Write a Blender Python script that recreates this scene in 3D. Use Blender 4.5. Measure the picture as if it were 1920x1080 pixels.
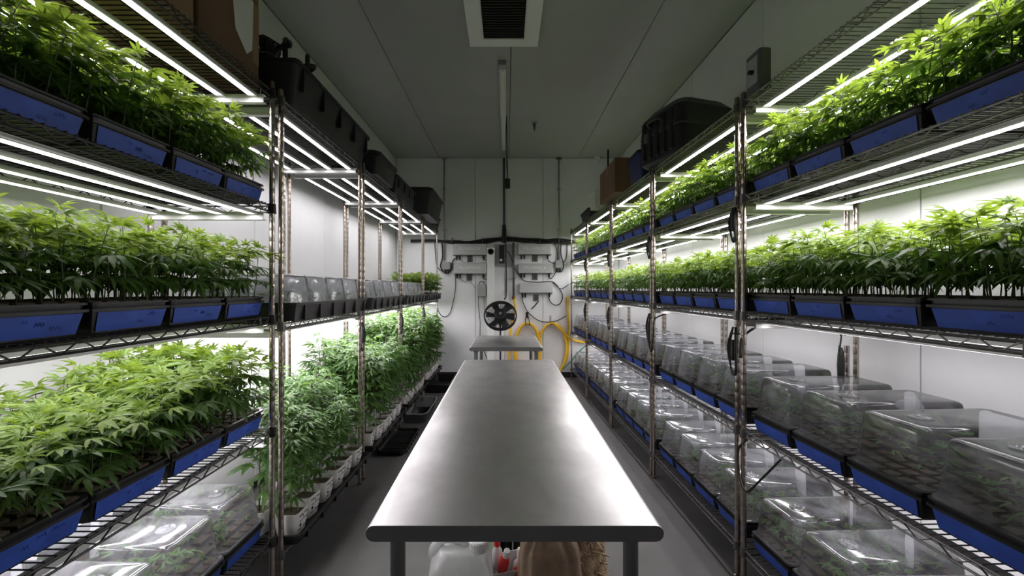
import bpy, math, random
import numpy as np
from mathutils import Matrix, Vector

for o in list(bpy.data.objects):
    bpy.data.objects.remove(o, do_unlink=True)
SC = bpy.context.scene
COL = SC.collection
PI = math.pi
rnd = random.Random(7)

# ------------------------------------------------------------------ camera, world, exposure
F, CX, CY, HC = 780.0, 949.0, 541.0, 1.5          # focal length and principal point in pixels, eye height
cam_d = bpy.data.cameras.new('camera')
cam = bpy.data.objects.new('camera', cam_d)
COL.objects.link(cam)
cam.location = (0, 0, HC)
cam.rotation_euler = (PI / 2, 0, 0)
cam_d.sensor_width = 36.0
cam_d.lens = F / 1920 * 36.0
cam_d.shift_x = (960 - CX) / 1920
cam_d.shift_y = -(540 - CY) / 1920
cam_d.clip_start = 0.02
SC.camera = cam
wd = bpy.data.worlds.new('world')
SC.world = wd
wd.use_nodes = True
wd.node_tree.nodes['Background'].inputs[0].default_value = (0.5, 0.6, 0.7, 1)
wd.node_tree.nodes['Background'].inputs[1].default_value = 0.0
SC.view_settings.view_transform = 'Standard'
SC.view_settings.look = 'None'
SC.view_settings.exposure = 0.0
SC.view_settings.gamma = 1.0
SC.view_settings.use_curve_mapping = False
SC.cycles.transparent_max_bounces = 40
SC.cycles.max_bounces = 8
SC.cycles.diffuse_bounces = 5
SC.cycles.glossy_bounces = 4
SC.cycles.sample_clamp_indirect = 6.0
LED = {'high': 70.0, 'mid': 23.5, 'bright': 64.0, 'low': 15.0, 'base': 24.0, 'strong': 44.0, 'lower': 25.0}     # LED bars (the only lights in the room)
LED_COL = (1.0, 0.955, 0.985)


def at(px, py, d):
    return Vector(((px - CX) * d / F, d, HC + (CY - py) * d / F))


# ------------------------------------------------------------------ materials
MATS = {}


def mat(name, col, rough=0.5, metal=0.0, var=0.0, vscale=8.0, bump=0.0, bscale=60.0, stretch=(1, 1, 1), spec=0.5, col2=None, rvar=0.0):
    m = bpy.data.materials.new(name)
    m.use_nodes = True
    nt = m.node_tree
    b = nt.nodes['Principled BSDF']
    b.inputs['Base Color'].default_value = (*col, 1)
    b.inputs['Roughness'].default_value = rough
    b.inputs['Metallic'].default_value = metal
    b.inputs['Specular IOR Level'].default_value = spec
    if var or bump or rvar:
        tc = nt.nodes.new('ShaderNodeTexCoord')
        mp = nt.nodes.new('ShaderNodeMapping')
        mp.inputs['Scale'].default_value = stretch
        nt.links.new(tc.outputs['Object'], mp.inputs[0])
    if var or rvar:
        n = nt.nodes.new('ShaderNodeTexNoise')
        n.inputs['Scale'].default_value = vscale
        n.inputs['Detail'].default_value = 6
        nt.links.new(mp.outputs[0], n.inputs[0])
    if var:
        mx = nt.nodes.new('ShaderNodeMix')
        mx.data_type = 'RGBA'
        c2 = col2 or tuple(c * (1 - var) for c in col)
        mx.inputs[6].default_value = (*col, 1)
        mx.inputs[7].default_value = (*c2, 1)
        rp = nt.nodes.new('ShaderNodeMapRange')
        rp.inputs[1].default_value = 0.35
        rp.inputs[2].default_value = 0.65
        nt.links.new(n.outputs[0], rp.inputs[0])
        nt.links.new(rp.outputs[0], mx.inputs[0])
        nt.links.new(mx.outputs[2], b.inputs['Base Color'])
    if rvar:
        rr = nt.nodes.new('ShaderNodeMapRange')
        rr.inputs[1].default_value = 0.3
        rr.inputs[2].default_value = 0.7
        rr.inputs[3].default_value = rough - rvar
        rr.inputs[4].default_value = rough + rvar
        nt.links.new(n.outputs[0], rr.inputs[0])
        nt.links.new(rr.outputs[0], b.inputs['Roughness'])
    if bump:
        n2 = nt.nodes.new('ShaderNodeTexNoise')
        n2.inputs['Scale'].default_value = bscale
        n2.inputs['Detail'].default_value = 3
        nt.links.new(mp.outputs[0], n2.inputs[0])
        bp = nt.nodes.new('ShaderNodeBump')
        bp.inputs['Strength'].default_value = bump
        bp.inputs['Distance'].default_value = 0.01
        nt.links.new(n2.outputs[0], bp.inputs['Height'])
        nt.links.new(bp.outputs[0], b.inputs['Normal'])
    MATS[name] = m
    return m


def emit(name, strength, col):
    m = bpy.data.materials.new(name)
    m.use_nodes = True
    nt = m.node_tree
    nt.nodes.remove(nt.nodes['Principled BSDF'])
    e = nt.nodes.new('ShaderNodeEmission')
    e.inputs[0].default_value = (*col, 1)
    e.inputs[1].default_value = strength
    nt.links.new(e.outputs[0], nt.nodes['Material Output'].inputs[0])
    MATS[name] = m


def leaf_mat(name, ca, cb, trans):
    m = bpy.data.materials.new(name)
    m.use_nodes = True
    nt = m.node_tree
    b = nt.nodes['Principled BSDF']
    g = nt.nodes.new('ShaderNodeNewGeometry')
    mx = nt.nodes.new('ShaderNodeMix')
    mx.data_type = 'RGBA'
    mx.inputs[6].default_value = (*ca, 1)
    mx.inputs[7].default_value = (*cb, 1)
    nt.links.new(g.outputs['Random Per Island'], mx.inputs[0])
    nt.links.new(mx.outputs[2], b.inputs['Base Color'])
    b.inputs['Roughness'].default_value = 0.42
    b.inputs['Specular IOR Level'].default_value = 0.45
    t = nt.nodes.new('ShaderNodeBsdfTranslucent')
    t.inputs[0].default_value = (*trans, 1)
    ms = nt.nodes.new('ShaderNodeMixShader')
    ms.inputs[0].default_value = 0.38
    nt.links.new(b.outputs[0], ms.inputs[1])
    nt.links.new(t.outputs[0], ms.inputs[2])
    nt.links.new(ms.outputs[0], nt.nodes['Material Output'].inputs[0])
    MATS[name] = m


def plastic_clear(name, haze, hazecol, var, rough=0.08):
    """thin clear plastic with patchy condensation"""
    m = bpy.data.materials.new(name)
    m.use_nodes = True
    nt = m.node_tree
    nt.nodes.remove(nt.nodes['Principled BSDF'])
    tr = nt.nodes.new('ShaderNodeBsdfTransparent')
    tr.inputs[0].default_value = (0.95, 0.96, 0.97, 1)
    gl = nt.nodes.new('ShaderNodeBsdfGlossy')
    gl.inputs['Roughness'].default_value = rough
    df = nt.nodes.new('ShaderNodeBsdfDiffuse')
    df.inputs[0].default_value = (*hazecol, 1)
    tl = nt.nodes.new('ShaderNodeBsdfTranslucent')
    tl.inputs[0].default_value = (*hazecol, 1)
    hz = nt.nodes.new('ShaderNodeMixShader')
    hz.inputs[0].default_value = 0.5
    nt.links.new(df.outputs[0], hz.inputs[1])
    nt.links.new(tl.outputs[0], hz.inputs[2])
    tc = nt.nodes.new('ShaderNodeTexCoord')
    oi = nt.nodes.new('ShaderNodeObjectInfo')
    ad = nt.nodes.new('ShaderNodeVectorMath')
    ad.operation = 'ADD'
    nt.links.new(tc.outputs['Object'], ad.inputs[0])
    nt.links.new(oi.outputs['Location'], ad.inputs[1])
    n = nt.nodes.new('ShaderNodeTexNoise')
    n.inputs['Scale'].default_value = 9
    n.inputs['Detail'].default_value = 5
    nt.links.new(ad.outputs[0], n.inputs[0])
    r = nt.nodes.new('ShaderNodeMapRange')
    r.inputs[1].default_value = 0.35
    r.inputs[2].default_value = 0.7
    r.inputs[3].default_value = max(0, haze - var)
    r.inputs[4].default_value = haze + var
    nt.links.new(n.outputs[0], r.inputs[0])
    m1 = nt.nodes.new('ShaderNodeMixShader')
    nt.links.new(r.outputs[0], m1.inputs[0])
    nt.links.new(tr.outputs[0], m1.inputs[1])
    nt.links.new(hz.outputs[0], m1.inputs[2])
    fr = nt.nodes.new('ShaderNodeFresnel')
    fr.inputs[0].default_value = 1.45
    m2 = nt.nodes.new('ShaderNodeMixShader')
    nt.links.new(fr.outputs[0], m2.inputs[0])
    nt.links.new(m1.outputs[0], m2.inputs[1])
    nt.links.new(gl.outputs[0], m2.inputs[2])
    nt.links.new(m2.outputs[0], nt.nodes['Material Output'].inputs[0])
    MATS[name] = m


mat('wall', (0.79, 0.795, 0.805), 0.45, var=0.04, vscale=3)
mat('wall_joint', (0.42, 0.43, 0.43), 0.8, var=0.1)
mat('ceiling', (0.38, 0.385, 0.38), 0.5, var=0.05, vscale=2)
mat('ceiling_joint', (0.2, 0.21, 0.21), 0.8, var=0.1)
mat('floor', (0.145, 0.14, 0.138), 0.55, var=0.2, vscale=4, bump=0.1, bscale=90)
mat('black_vinyl', (0.012, 0.012, 0.012), 0.5, var=0.2)
mat('chrome', (0.50, 0.445, 0.40), 0.24, 1.0, var=1, vscale=3, col2=(0.36, 0.29, 0.24), stretch=(14, 14, 0.8))
mat('shelf_wire', (0.20, 0.19, 0.185), 0.42, 0.75, var=0.3, vscale=20)
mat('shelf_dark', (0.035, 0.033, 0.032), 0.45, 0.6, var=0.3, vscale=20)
mat('steel', (0.82, 0.80, 0.80), 0.34, 1.0, var=0.22, vscale=7, rvar=0.035, stretch=(1, 0.6, 1))
mat('steel_edge', (0.28, 0.28, 0.285), 0.45, 1.0, var=0.1)
mat('galvanised', (0.62, 0.62, 0.64), 0.5, 0.6, var=0.15, vscale=12)
mat('leg_grey', (0.22, 0.22, 0.225), 0.4, 0.7, var=0.1)
mat('tray_black', (0.012, 0.012, 0.013), 0.38, var=0.3, vscale=10)
mat('tray_grey', (0.028, 0.028, 0.03), 0.42, var=0.3, vscale=10)
mat('tape_blue', (0.032, 0.092, 0.47), 0.55, var=0.22, vscale=18)
mat('medium', (0.09, 0.065, 0.04), 0.9, var=0.5, vscale=40, bump=0.4, bscale=80)
mat('stem', (0.085, 0.12, 0.04), 0.55, var=0.4, vscale=30)
leaf_mat('leaf_old', (0.035, 0.09, 0.017), (0.075, 0.155, 0.028), (0.13, 0.25, 0.026))
leaf_mat('leaf_young', (0.11, 0.20, 0.022), (0.21, 0.31, 0.05), (0.30, 0.43, 0.045))
leaf_mat('leaf_pot', (0.045, 0.11, 0.032), (0.115, 0.21, 0.055), (0.16, 0.28, 0.05))
plastic_clear('dome_clear', 0.19, (0.70, 0.71, 0.79), 0.13)
plastic_clear('dome_fog', 0.30, (0.93, 0.93, 0.98), 0.16)
plastic_clear('bin_clear', 0.10, (0.7, 0.7, 0.7), 0.05)
plastic_clear('bottle_milky', 0.75, (0.86, 0.87, 0.86), 0.10, 0.3)
emit('led_high', LED['high'], LED_COL)
emit('led_mid', LED['mid'], LED_COL)
emit('led_low', LED['low'], LED_COL)
emit('led_base', LED['base'], LED_COL)
emit('led_bright', LED['bright'], LED_COL)
emit('led_strong', LED['strong'], LED_COL)
emit('led_lower', LED['lower'], LED_COL)
mat('aluminium', (0.78, 0.78, 0.77), 0.4, 0.5, var=0.05)
mat('white_paint', (0.80, 0.80, 0.79), 0.45, var=0.04)
mat('white_plastic', (0.72, 0.72, 0.71), 0.4, var=0.06)
mat('pot_white', (0.74, 0.72, 0.70), 0.6, var=0.12, vscale=14, bump=0.15, bscale=30)
mat('ink', (0.02, 0.02, 0.02), 0.7, var=0.1)
mat('supply_grey', (0.50, 0.51, 0.50), 0.5, 0.3, var=0.06)
mat('letter_pale', (0.80, 0.80, 0.78), 0.6, var=0.02)
mat('box_grey', (0.35, 0.355, 0.35), 0.5, var=0.1)
mat('dark_grey', (0.10, 0.10, 0.10), 0.6, var=0.2)
mat('cable', (0.010, 0.010, 0.010), 0.5, var=0.2)
mat('cable_grey', (0.25, 0.25, 0.26), 0.5, var=0.1)
mat('conduit', (0.45, 0.45, 0.44), 0.4, 0.6, var=0.1)
mat('fan_black', (0.012, 0.012, 0.013), 0.35, var=0.2)
mat('hose_yellow', (0.85, 0.50, 0.02), 0.45, var=0.12, vscale=10)
mat('hose_green', (0.03, 0.25, 0.16), 0.5, var=0.1)
mat('cardboard', (0.155, 0.088, 0.05), 0.85, var=0.15, vscale=6)
mat('cardboard_pale', (0.26, 0.17, 0.095), 0.85, var=0.12, vscale=6)
mat('paper', (0.70, 0.70, 0.68), 0.8, var=0.06)
mat('tote_black', (0.014, 0.014, 0.015), 0.45, var=0.3, vscale=6)
mat('tote_blue', (0.016, 0.022, 0.09), 0.5, var=0.1)
mat('rust', (0.22, 0.10, 0.04), 0.9, var=0.4)
mat('red_plastic', (0.65, 0.03, 0.03), 0.4, var=0.1)
mat('yellow_card', (0.72, 0.60, 0.16), 0.7, var=0.1)
mat('green_tint', (0.45, 0.60, 0.42), 0.4, var=0.1)
mat('sack_brown', (0.20, 0.135, 0.085), 0.85, var=0.35, vscale=9, bump=0.4, bscale=40)
mat('sack_tan', (0.46, 0.34, 0.21), 0.9, var=0.35, vscale=30, bump=0.6, bscale=90)
mat('grille_dark', (0.03, 0.028, 0.025), 0.7, var=0.2)


# ------------------------------------------------------------------ mesh builder
class MB:
    def __init__(s):
        s.v, s.f, s.m = [], [], []

    def add(s, verts, faces, mi=0):
        o = len(s.v)
        s.v += [tuple(p) for p in verts]
        s.f += [tuple(i + o for i in f) for f in faces]
        s.m += [mi] * len(faces)
        return s

    def box(s, x0, y0, z0, x1, y1, z1, mi=0):
        return s.add([(x0, y0, z0), (x1, y0, z0), (x1, y1, z0), (x0, y1, z0), (x0, y0, z1), (x1, y0, z1), (x1, y1, z1), (x0, y1, z1)],
                     [(0, 3, 2, 1), (4, 5, 6, 7), (0, 1, 5, 4), (1, 2, 6, 5), (2, 3, 7, 6), (3, 0, 4, 7)], mi)

    def bbox(s, x0, y0, z0, x1, y1, z1, b=0.004, mi=0):
        """box with chamfered vertical and top/bottom edges"""
        r = [(z0, -b), (z0 + b, 0), (z1 - b, 0), (z1, -b)]
        cx, cy = (x0 + x1) / 2, (y0 + y1) / 2
        hx, hy = (x1 - x0) / 2, (y1 - y0) / 2
        return s.loft([(z, hx + k, hy + k, b * 1.2) for z, k in r], n=1, c=(cx, cy), mi=mi)

    def loft(s, rings, n=3, c=(0, 0), cap0=True, cap1=True, mi=0):
        """stack of rounded rectangles (z, half x, half y, corner radius)"""
        o = len(s.v)
        k = 4 * (n + 1)
        for z, hx, hy, r in rings:
            r = max(1e-4, min(r, hx, hy))
            for q, (sx, sy) in enumerate(((1, 1), (-1, 1), (-1, -1), (1, -1))):
                for i in range(n + 1):
                    a = q * PI / 2 + i * PI / 2 / n
                    s.v.append((c[0] + sx * (hx - r) + r * math.cos(a), c[1] + sy * (hy - r) + r * math.sin(a), z))
        for j in range(len(rings) - 1):
            for i in range(k):
                a, b = o + j * k + i, o + j * k + (i + 1) % k
                s.f.append((a, b, b + k, a + k)); s.m.append(mi)
        if cap0:
            s.f.append(tuple(o + i for i in range(k - 1, -1, -1))); s.m.append(mi)
        if cap1:
            t = o + (len(rings) - 1) * k
            s.f.append(tuple(t + i for i in range(k))); s.m.append(mi)
        return s

    def lathe(s, prof, n=16, c=(0, 0, 0), mi=0, cap0=True, cap1=True):
        o = len(s.v)
        for r, z in prof:
            for i in range(n):
                a = 2 * PI * i / n
                s.v.append((c[0] + r * math.cos(a), c[1] + r * math.sin(a), c[2] + z))
        for j in range(len(prof) - 1):
            for i in range(n):
                a, b = o + j * n + i, o + j * n + (i + 1) % n
                s.f.append((a, b, b + n, a + n)); s.m.append(mi)
        if cap0:
            s.f.append(tuple(o + i for i in range(n - 1, -1, -1))); s.m.append(mi)
        if cap1:
            t = o + (len(prof) - 1) * n
            s.f.append(tuple(t + i for i in range(n))); s.m.append(mi)
        return s

    def tube(s, pts, r, n=6, closed=False, mi=0, r1=None):
        pts = [Vector(p) for p in pts]
        N = len(pts)
        o = len(s.v)
        up = None
        for i, p in enumerate(pts):
            if closed:
                t = pts[(i + 1) % N] - pts[i - 1]
            else:
                t = pts[min(i + 1, N - 1)] - pts[max(i - 1, 0)]
            if t.length < 1e-9:
                t = Vector((0, 0, 1))
            t.normalize()
            if up is None:
                up = Vector((0, 0, 1)) if abs(t.z) < 0.9 else Vector((1, 0, 0))
            e1 = up - t * up.dot(t)
            if e1.length < 1e-6:
                e1 = t.orthogonal()
            e1.normalize()
            e2 = t.cross(e1)
            up = e1
            rr = r if r1 is None else r + (r1 - r) * i / (N - 1)
            for k in range(n):
                a = 2 * PI * k / n + (PI / n)
                q = p + (e1 * math.cos(a) + e2 * math.sin(a)) * rr
                s.v.append((q.x, q.y, q.z))
        for j in range(N if closed else N - 1):
            for k in range(n):
                a, b = o + j * n + k, o + j * n + (k + 1) % n
                c, d = o + ((j + 1) % N) * n + (k + 1) % n, o + ((j + 1) % N) * n + k
                s.f.append((a, b, c, d)); s.m.append(mi)
        if not closed:
            s.f.append(tuple(o + k for k in range(n - 1, -1, -1))); s.m.append(mi)
            s.f.append(tuple(o + (N - 1) * n + k for k in range(n))); s.m.append(mi)
        return s

    def xform(s, M, start=0):
        for i in range(start, len(s.v)):
            p = M @ Vector(s.v[i])
            s.v[i] = (p.x, p.y, p.z)
        return s

    def mesh(s, name, mats, smooth=False):
        me = bpy.data.meshes.new(name)
        me.from_pydata(s.v, [], s.f)
        for m in (mats if isinstance(mats, (list, tuple)) else [mats]):
            me.materials.append(MATS[m])
        if any(s.m):
            me.polygons.foreach_set('material_index', s.m)
        if smooth:
            me.polygons.foreach_set('use_smooth', [True] * len(me.polygons))
        me.update()
        return me


def spline(pts, k=6, closed=False):
    P = [Vector(p) for p in pts]
    N = len(P)
    out = []
    rng = range(N) if closed else range(N - 1)
    for i in rng:
        if closed:
            a, b, c, d = P[i - 1], P[i], P[(i + 1) % N], P[(i + 2) % N]
        else:
            a, b, c, d = P[max(i - 1, 0)], P[i], P[i + 1], P[min(i + 2, N - 1)]
        for j in range(k):
            t = j / k
            out.append(0.5 * ((2 * b) + (c - a) * t + (2 * a - 5 * b + 4 * c - d) * t * t + (3 * b - a - 3 * c + d) * t ** 3))
    if not closed:
        out.append(P[-1])
    return out


def auto_smooth(me, ang=40):
    try:
        me.polygons.foreach_set('use_smooth', [True] * len(me.polygons))
        me.set_sharp_from_angle(angle=math.radians(ang))
    except Exception:
        pass
    return me


def obj(name, me, parent=None, loc=None, rz=0.0, M=None):
    if isinstance(me, MB):
        raise TypeError
    o = bpy.data.objects.new(name, me)
    COL.objects.link(o)
    if parent is not None:
        o.parent = parent
    if M is not None:
        o.matrix_local = M
    else:
        if loc is not None:
            o.location = loc
        if rz:
            o.rotation_euler = (0, 0, rz)
    return o


def thing(name, label, cat, loc=(0, 0, 0), rz=0.0, group=None, me=None, kind=None):
    o = obj(name, me, None, loc, rz)
    tag(o, label, cat, group, kind)
    return o


def tag(o, label=None, cat=None, group=None, kind=None):
    if label: o['label'] = label
    if cat: o['category'] = cat
    if group: o['group'] = group
    if kind: o['kind'] = kind
    return o


ORD = ['zeroth', 'first', 'second', 'third', 'fourth', 'fifth', 'sixth', 'seventh', 'eighth', 'ninth', 'tenth', 'eleventh', 'twelfth',
       'thirteenth', 'fourteenth', 'fifteenth', 'sixteenth', 'seventeenth', 'eighteenth', 'nineteenth', 'twentieth', 'twenty-first',
       'twenty-second', 'twenty-third', 'twenty-fourth', 'twenty-fifth', 'twenty-sixth', 'twenty-seventh', 'twenty-eighth']

# ------------------------------------------------------------------ the room
XL, XR, YB, YN, ZC = -1.86, 1.90, 7.02, -1.6, 3.70


def structure(name, me):
    o = obj(name, me)
    o['kind'] = 'structure'
    return o


structure('floor', MB().box(XL - .2, YN - .2, -0.1, XR + .2, YB + .2, 0).mesh('floor', 'floor'))
wl = structure('wall_left', MB().box(XL - .2, YN, 0, XL - .05, YB, ZC).mesh('wall_left', 'wall_joint'))
wr = structure('wall_right', MB().box(XR + .05, YN, 0, XR + .2, YB, ZC).mesh('wall_right', 'wall_joint'))
wb = structure('wall_back', MB().box(XL - .2, YB + .05, 0, XR + .2, YB + .2, ZC).mesh('wall_back', 'wall_joint'))
wn = structure('wall_near', MB().box(XL - .2, YN - .2, 0, XR + .2, YN - .05, ZC).mesh('wall_near', 'wall_joint'))
ce = structure('ceiling', MB().box(XL - .2, YN - .2, ZC + .05, XR + .2, YB + .2, ZC + .2).mesh('ceiling', 'ceiling_joint'))
G = 0.003
ys = [YN + 1.17 * i for i in range(8)] + [YB]
for a, b in zip(ys[:-1], ys[1:]):
    obj('panel', MB().bbox(XL - .06, a + G, 0, XL, b - G, ZC, 0.003).mesh('panel', 'wall'), wl)
    obj('panel', MB().bbox(XR, a + G, 0, XR + .06, b - G, ZC, 0.003).mesh('panel', 'wall'), wr)
xs = [XL, -1.13 + .61, 0.04 - .06, 0.62, XR]
for a, b in zip(xs[:-1], xs[1:]):
    obj('panel', MB().bbox(a + G, YB, 0, b - G, YB + .06, ZC, 0.003).mesh('panel', 'wall'), wb)
    obj('panel', MB().bbox(a + G, YN - .06, 0, b - G, YN, ZC, 0.003).mesh('panel', 'wall'), wn)
xs = [XL, -1.13, 0.045, 1.21, XR]
for a, b in zip(xs[:-1], xs[1:]):
    obj('panel', MB().bbox(a + G, YN, ZC, b - G, YB, ZC + .06, 0.003).mesh('panel', 'ceiling'), ce)
structure('baseboard_back', MB().box(XL, YB - .012, 0, XR, YB, 0.09).mesh('baseboard', 'black_vinyl'))
structure('baseboard_left', MB().box(XL, YN, 0, XL + .012, YB - .012, 0.09).mesh('baseboard', 'black_vinyl'))
structure('baseboard_right', MB().box(XR - .012, YN, 0, XR, YB - .012, 0.09).mesh('baseboard', 'black_vinyl'))

# ------------------------------------------------------------------ racks
RA = math.atan(0.026)
LX, RX0, RY0 = -1.12, 1.20, 2.13
DEP = 0.58


def place(side, u, v, z=0.0):
    """u: from the aisle-side posts towards the wall, v: along the room"""
    if side == 'L':
        return Vector((LX - u, v, z))
    c, s = math.cos(RA), math.sin(RA)
    return Vector((RX0 + u * c - (v - RY0) * s, RY0 + u * s + (v - RY0) * c, z))


ROT = {'L': PI, 'R': RA}
SIDE = {'L': 'potted-plant side', 'R': 'domed-tray side'}


def post_mesh(h):
    p = [(0.012, 0.03)]
    z = 0.05
    while z < h - 0.06:
        p += [(0.0127, z), (0.0127, z + 0.046), (0.0124, z + 0.0475), (0.0124, z + 0.0493)]
        z += 0.0508
    p += [(0.0127, h - 0.01), (0.010, h)]
    b = MB().lathe(p, 12)
    b.lathe([(0.016, 0), (0.018, 0.004), (0.018, 0.014), (0.008, 0.018), (0.008, 0.032)], 10)
    return auto_smooth(b.mesh('post', 'chrome'), 50)


POST = post_mesh(2.49)
_shelf = {}


def shelf_mesh(L, dark=False):
    key = (round(L, 3), dark)
    if key in _shelf:
        return _shelf[key]
    b = MB()
    zt, zb = -0.006, -0.036
    for u in (0.0, DEP):
        b.tube([(u, 0, zt), (u, L, zt)], 0.0036, 6)
        b.tube([(u, 0, zb), (u, L, zb)], 0.0036, 6)
    for v in (0.0, L):
        b.tube([(0, v, zt), (DEP, v, zt)], 0.0036, 6)
        b.tube([(0, v, zb), (DEP, v, zb)], 0.0036, 6)
    for u in (0.0, DEP / 2, DEP):
        k = int(L / 0.05)
        pts = []
        for i in range(k + 1):
            v = 0.02 + (L - 0.04) * i / k
            z = zt - 0.002 if i % 2 == 0 else zb + 0.002
            pts += [(u, v - 0.006, z), (u, v + 0.006, z)]
        b.tube(pts, 0.0024, 4)
    b.tube([(DEP / 2, 0, zb), (DEP / 2, L, zb)], 0.003, 5)
    for v in (0.0, L):
        k = 11
        b.tube([(DEP * i / k, v, (zt if i % 2 else zb)) for i in range(k + 1)], 0.0022, 4)
    for u in (0, DEP):
        for v in (0, L):
            b.lathe([(0.0165, -0.042), (0.019, -0.042), (0.0175, 0.004), (0.0145, 0.004)], 10, (u, v, 0))
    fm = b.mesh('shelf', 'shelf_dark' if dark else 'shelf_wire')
    d = MB()
    k = int(L / 0.0254)
    for i in range(1, k):
        v = L * i / k
        d.tube([(-0.002, v, 0.0), (DEP + 0.002, v, 0.0)], 0.0021, 4)
    for u in (DEP * .25, DEP * .75):
        d.tube([(u, 0, -0.006), (u, L, -0.006)], 0.003, 4)
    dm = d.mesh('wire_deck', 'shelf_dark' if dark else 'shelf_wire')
    _shelf[key] = (fm, dm)
    return _shelf[key]


GAP = {'L': 0.040, 'R': 0.028}
PITCH = 1.19
BAY0 = {'L': 2.03, 'R': 2.13}
LZ0 = [0.31, 0.835, 1.37, 1.90, 2.45]
LZ = [0.20, 1.33, 2.45]
RZ = [0.19, 0.79, 1.38, 1.97, 2.45]


def bay(side, k):
    a = BAY0[side] + PITCH * (k - 1)
    return a + GAP[side], a + PITCH - GAP[side]


def rack(side, k, zs):
    v0, v1 = bay(side, k)
    L = v1 - v0
    loc = place(side, 0, v1 if side == 'L' else v0)
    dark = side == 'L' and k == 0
    nm = ORD[5 - k]
    lab = 'chrome wire shelving bay, %s from the back wall, on the %s' % (nm, SIDE[side])
    r = thing('wire_shelving_unit', lab, 'shelving', loc, ROT[side], 'wire shelving bays on the ' + SIDE[side])
    for u in (0, DEP):
        for v in (0, L):
            obj('post', POST, r, (u, v, 0))
    fm, dm = shelf_mesh(L, dark)
    for z in zs:
        s = obj('shelf', fm, r, (0, 0, z))
        w = obj('wire_deck', dm, s)
        w['kind'] = 'stuff'
    return r


for k in range(5):
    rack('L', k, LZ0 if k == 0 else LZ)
    rack('R', k, RZ)

# ------------------------------------------------------------------ LED grow lights under the shelves
_bar = {}


def light_meshes(L, us, lev):
    key = (round(L, 3), tuple(us), lev)
    if key in _bar:
        return _bar[key]
    kb = ('bar', round(L, 3))
    if kb not in _bar:
        b = MB()
        b.bbox(-0.019, 0, 0.0, 0.019, L, 0.016, 0.002)
        _bar[kb] = b.mesh('light_bar', 'aluminium')
    kd = ('dif', round(L, 3), lev)
    if kd not in _bar:
        b = MB()
        w, h = 0.012, 0.0008
        b.add([(-w, 0.02, -h), (w, 0.02, -h), (w, L - .02, -h), (-w, L - .02, -h)], [(0, 3, 2, 1)])
        _bar[kd] = b.mesh('diffuser', 'led_' + lev)
    b = MB()
    u0, u1 = us[0] - 0.045, us[-1] + 0.045
    b.box(u0, -0.003, -0.014, u1, 0.0, 0.024)
    b.box(u0, -0.026, 0.021, u1, 0.0, 0.024)
    b.box(u0, -0.026, -0.014, u1, 0.0, -0.011)
    for u in (u0 + .02, u1 - .02):
        b.tube([(u, -0.012, 0.024), (u, -0.012, 0.060)], 0.0022, 4)
    _bar[key] = (_bar[kb], _bar[kd], b.mesh('end_bracket', 'white_paint'))
    return _bar[key]


def grow_light(side, k, z, lev, us, nm):
    v0, v1 = bay(side, k)
    L = v1 - v0 - 0.09
    m1, m2, m3 = light_meshes(L, us, lev)
    v = v1 - 0.045 if side == 'L' else v0 + 0.045
    lab = 'LED bar light under the %s shelf, %s bay from the back wall, %s' % (nm, ORD[5 - k], SIDE[side])
    r = thing('grow_light', lab, 'grow light', place(side, 0, v, z - 0.064), ROT[side], 'LED grow lights on the ' + SIDE[side])
    for u in us:
        bo = obj('light_bar', m1, r, (u, 0, 0.010))
        obj('diffuser', m2, bo)
    obj('end_bracket', m3, r)
    obj('end_bracket', m3, r, M=Matrix.Translation((us[0] + us[-1], L, 0)) @ Matrix.Rotation(PI, 4, 'Z'))
    return r


LU = (0.06, 0.21, 0.36, 0.51)
RU = (0.08, 0.28, 0.48)
for k in range(5):
    grow_light('L', k, 2.45, 'mid', LU, 'top')
    if k == 0:
        grow_light('L', k, 1.90, 'mid', LU, 'head-high')
        grow_light('L', k, 1.37, 'lower', LU, 'middle')
        grow_light('L', k, 0.835, 'strong', LU, 'waist-high')
    else:
        grow_light('L', k, 1.33, 'high', LU, 'middle')
    grow_light('R', k, 2.45, 'bright', RU, 'top')
    grow_light('R', k, 1.97, 'bright', RU, 'head-high')
    grow_light('R', k, 1.38, 'low', RU, 'middle')
    grow_light('R', k, 0.79, 'base', RU, 'waist-high')

# ------------------------------------------------------------------ trays
TX, TY, TH = 0.268, 0.137, 0.070


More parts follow.
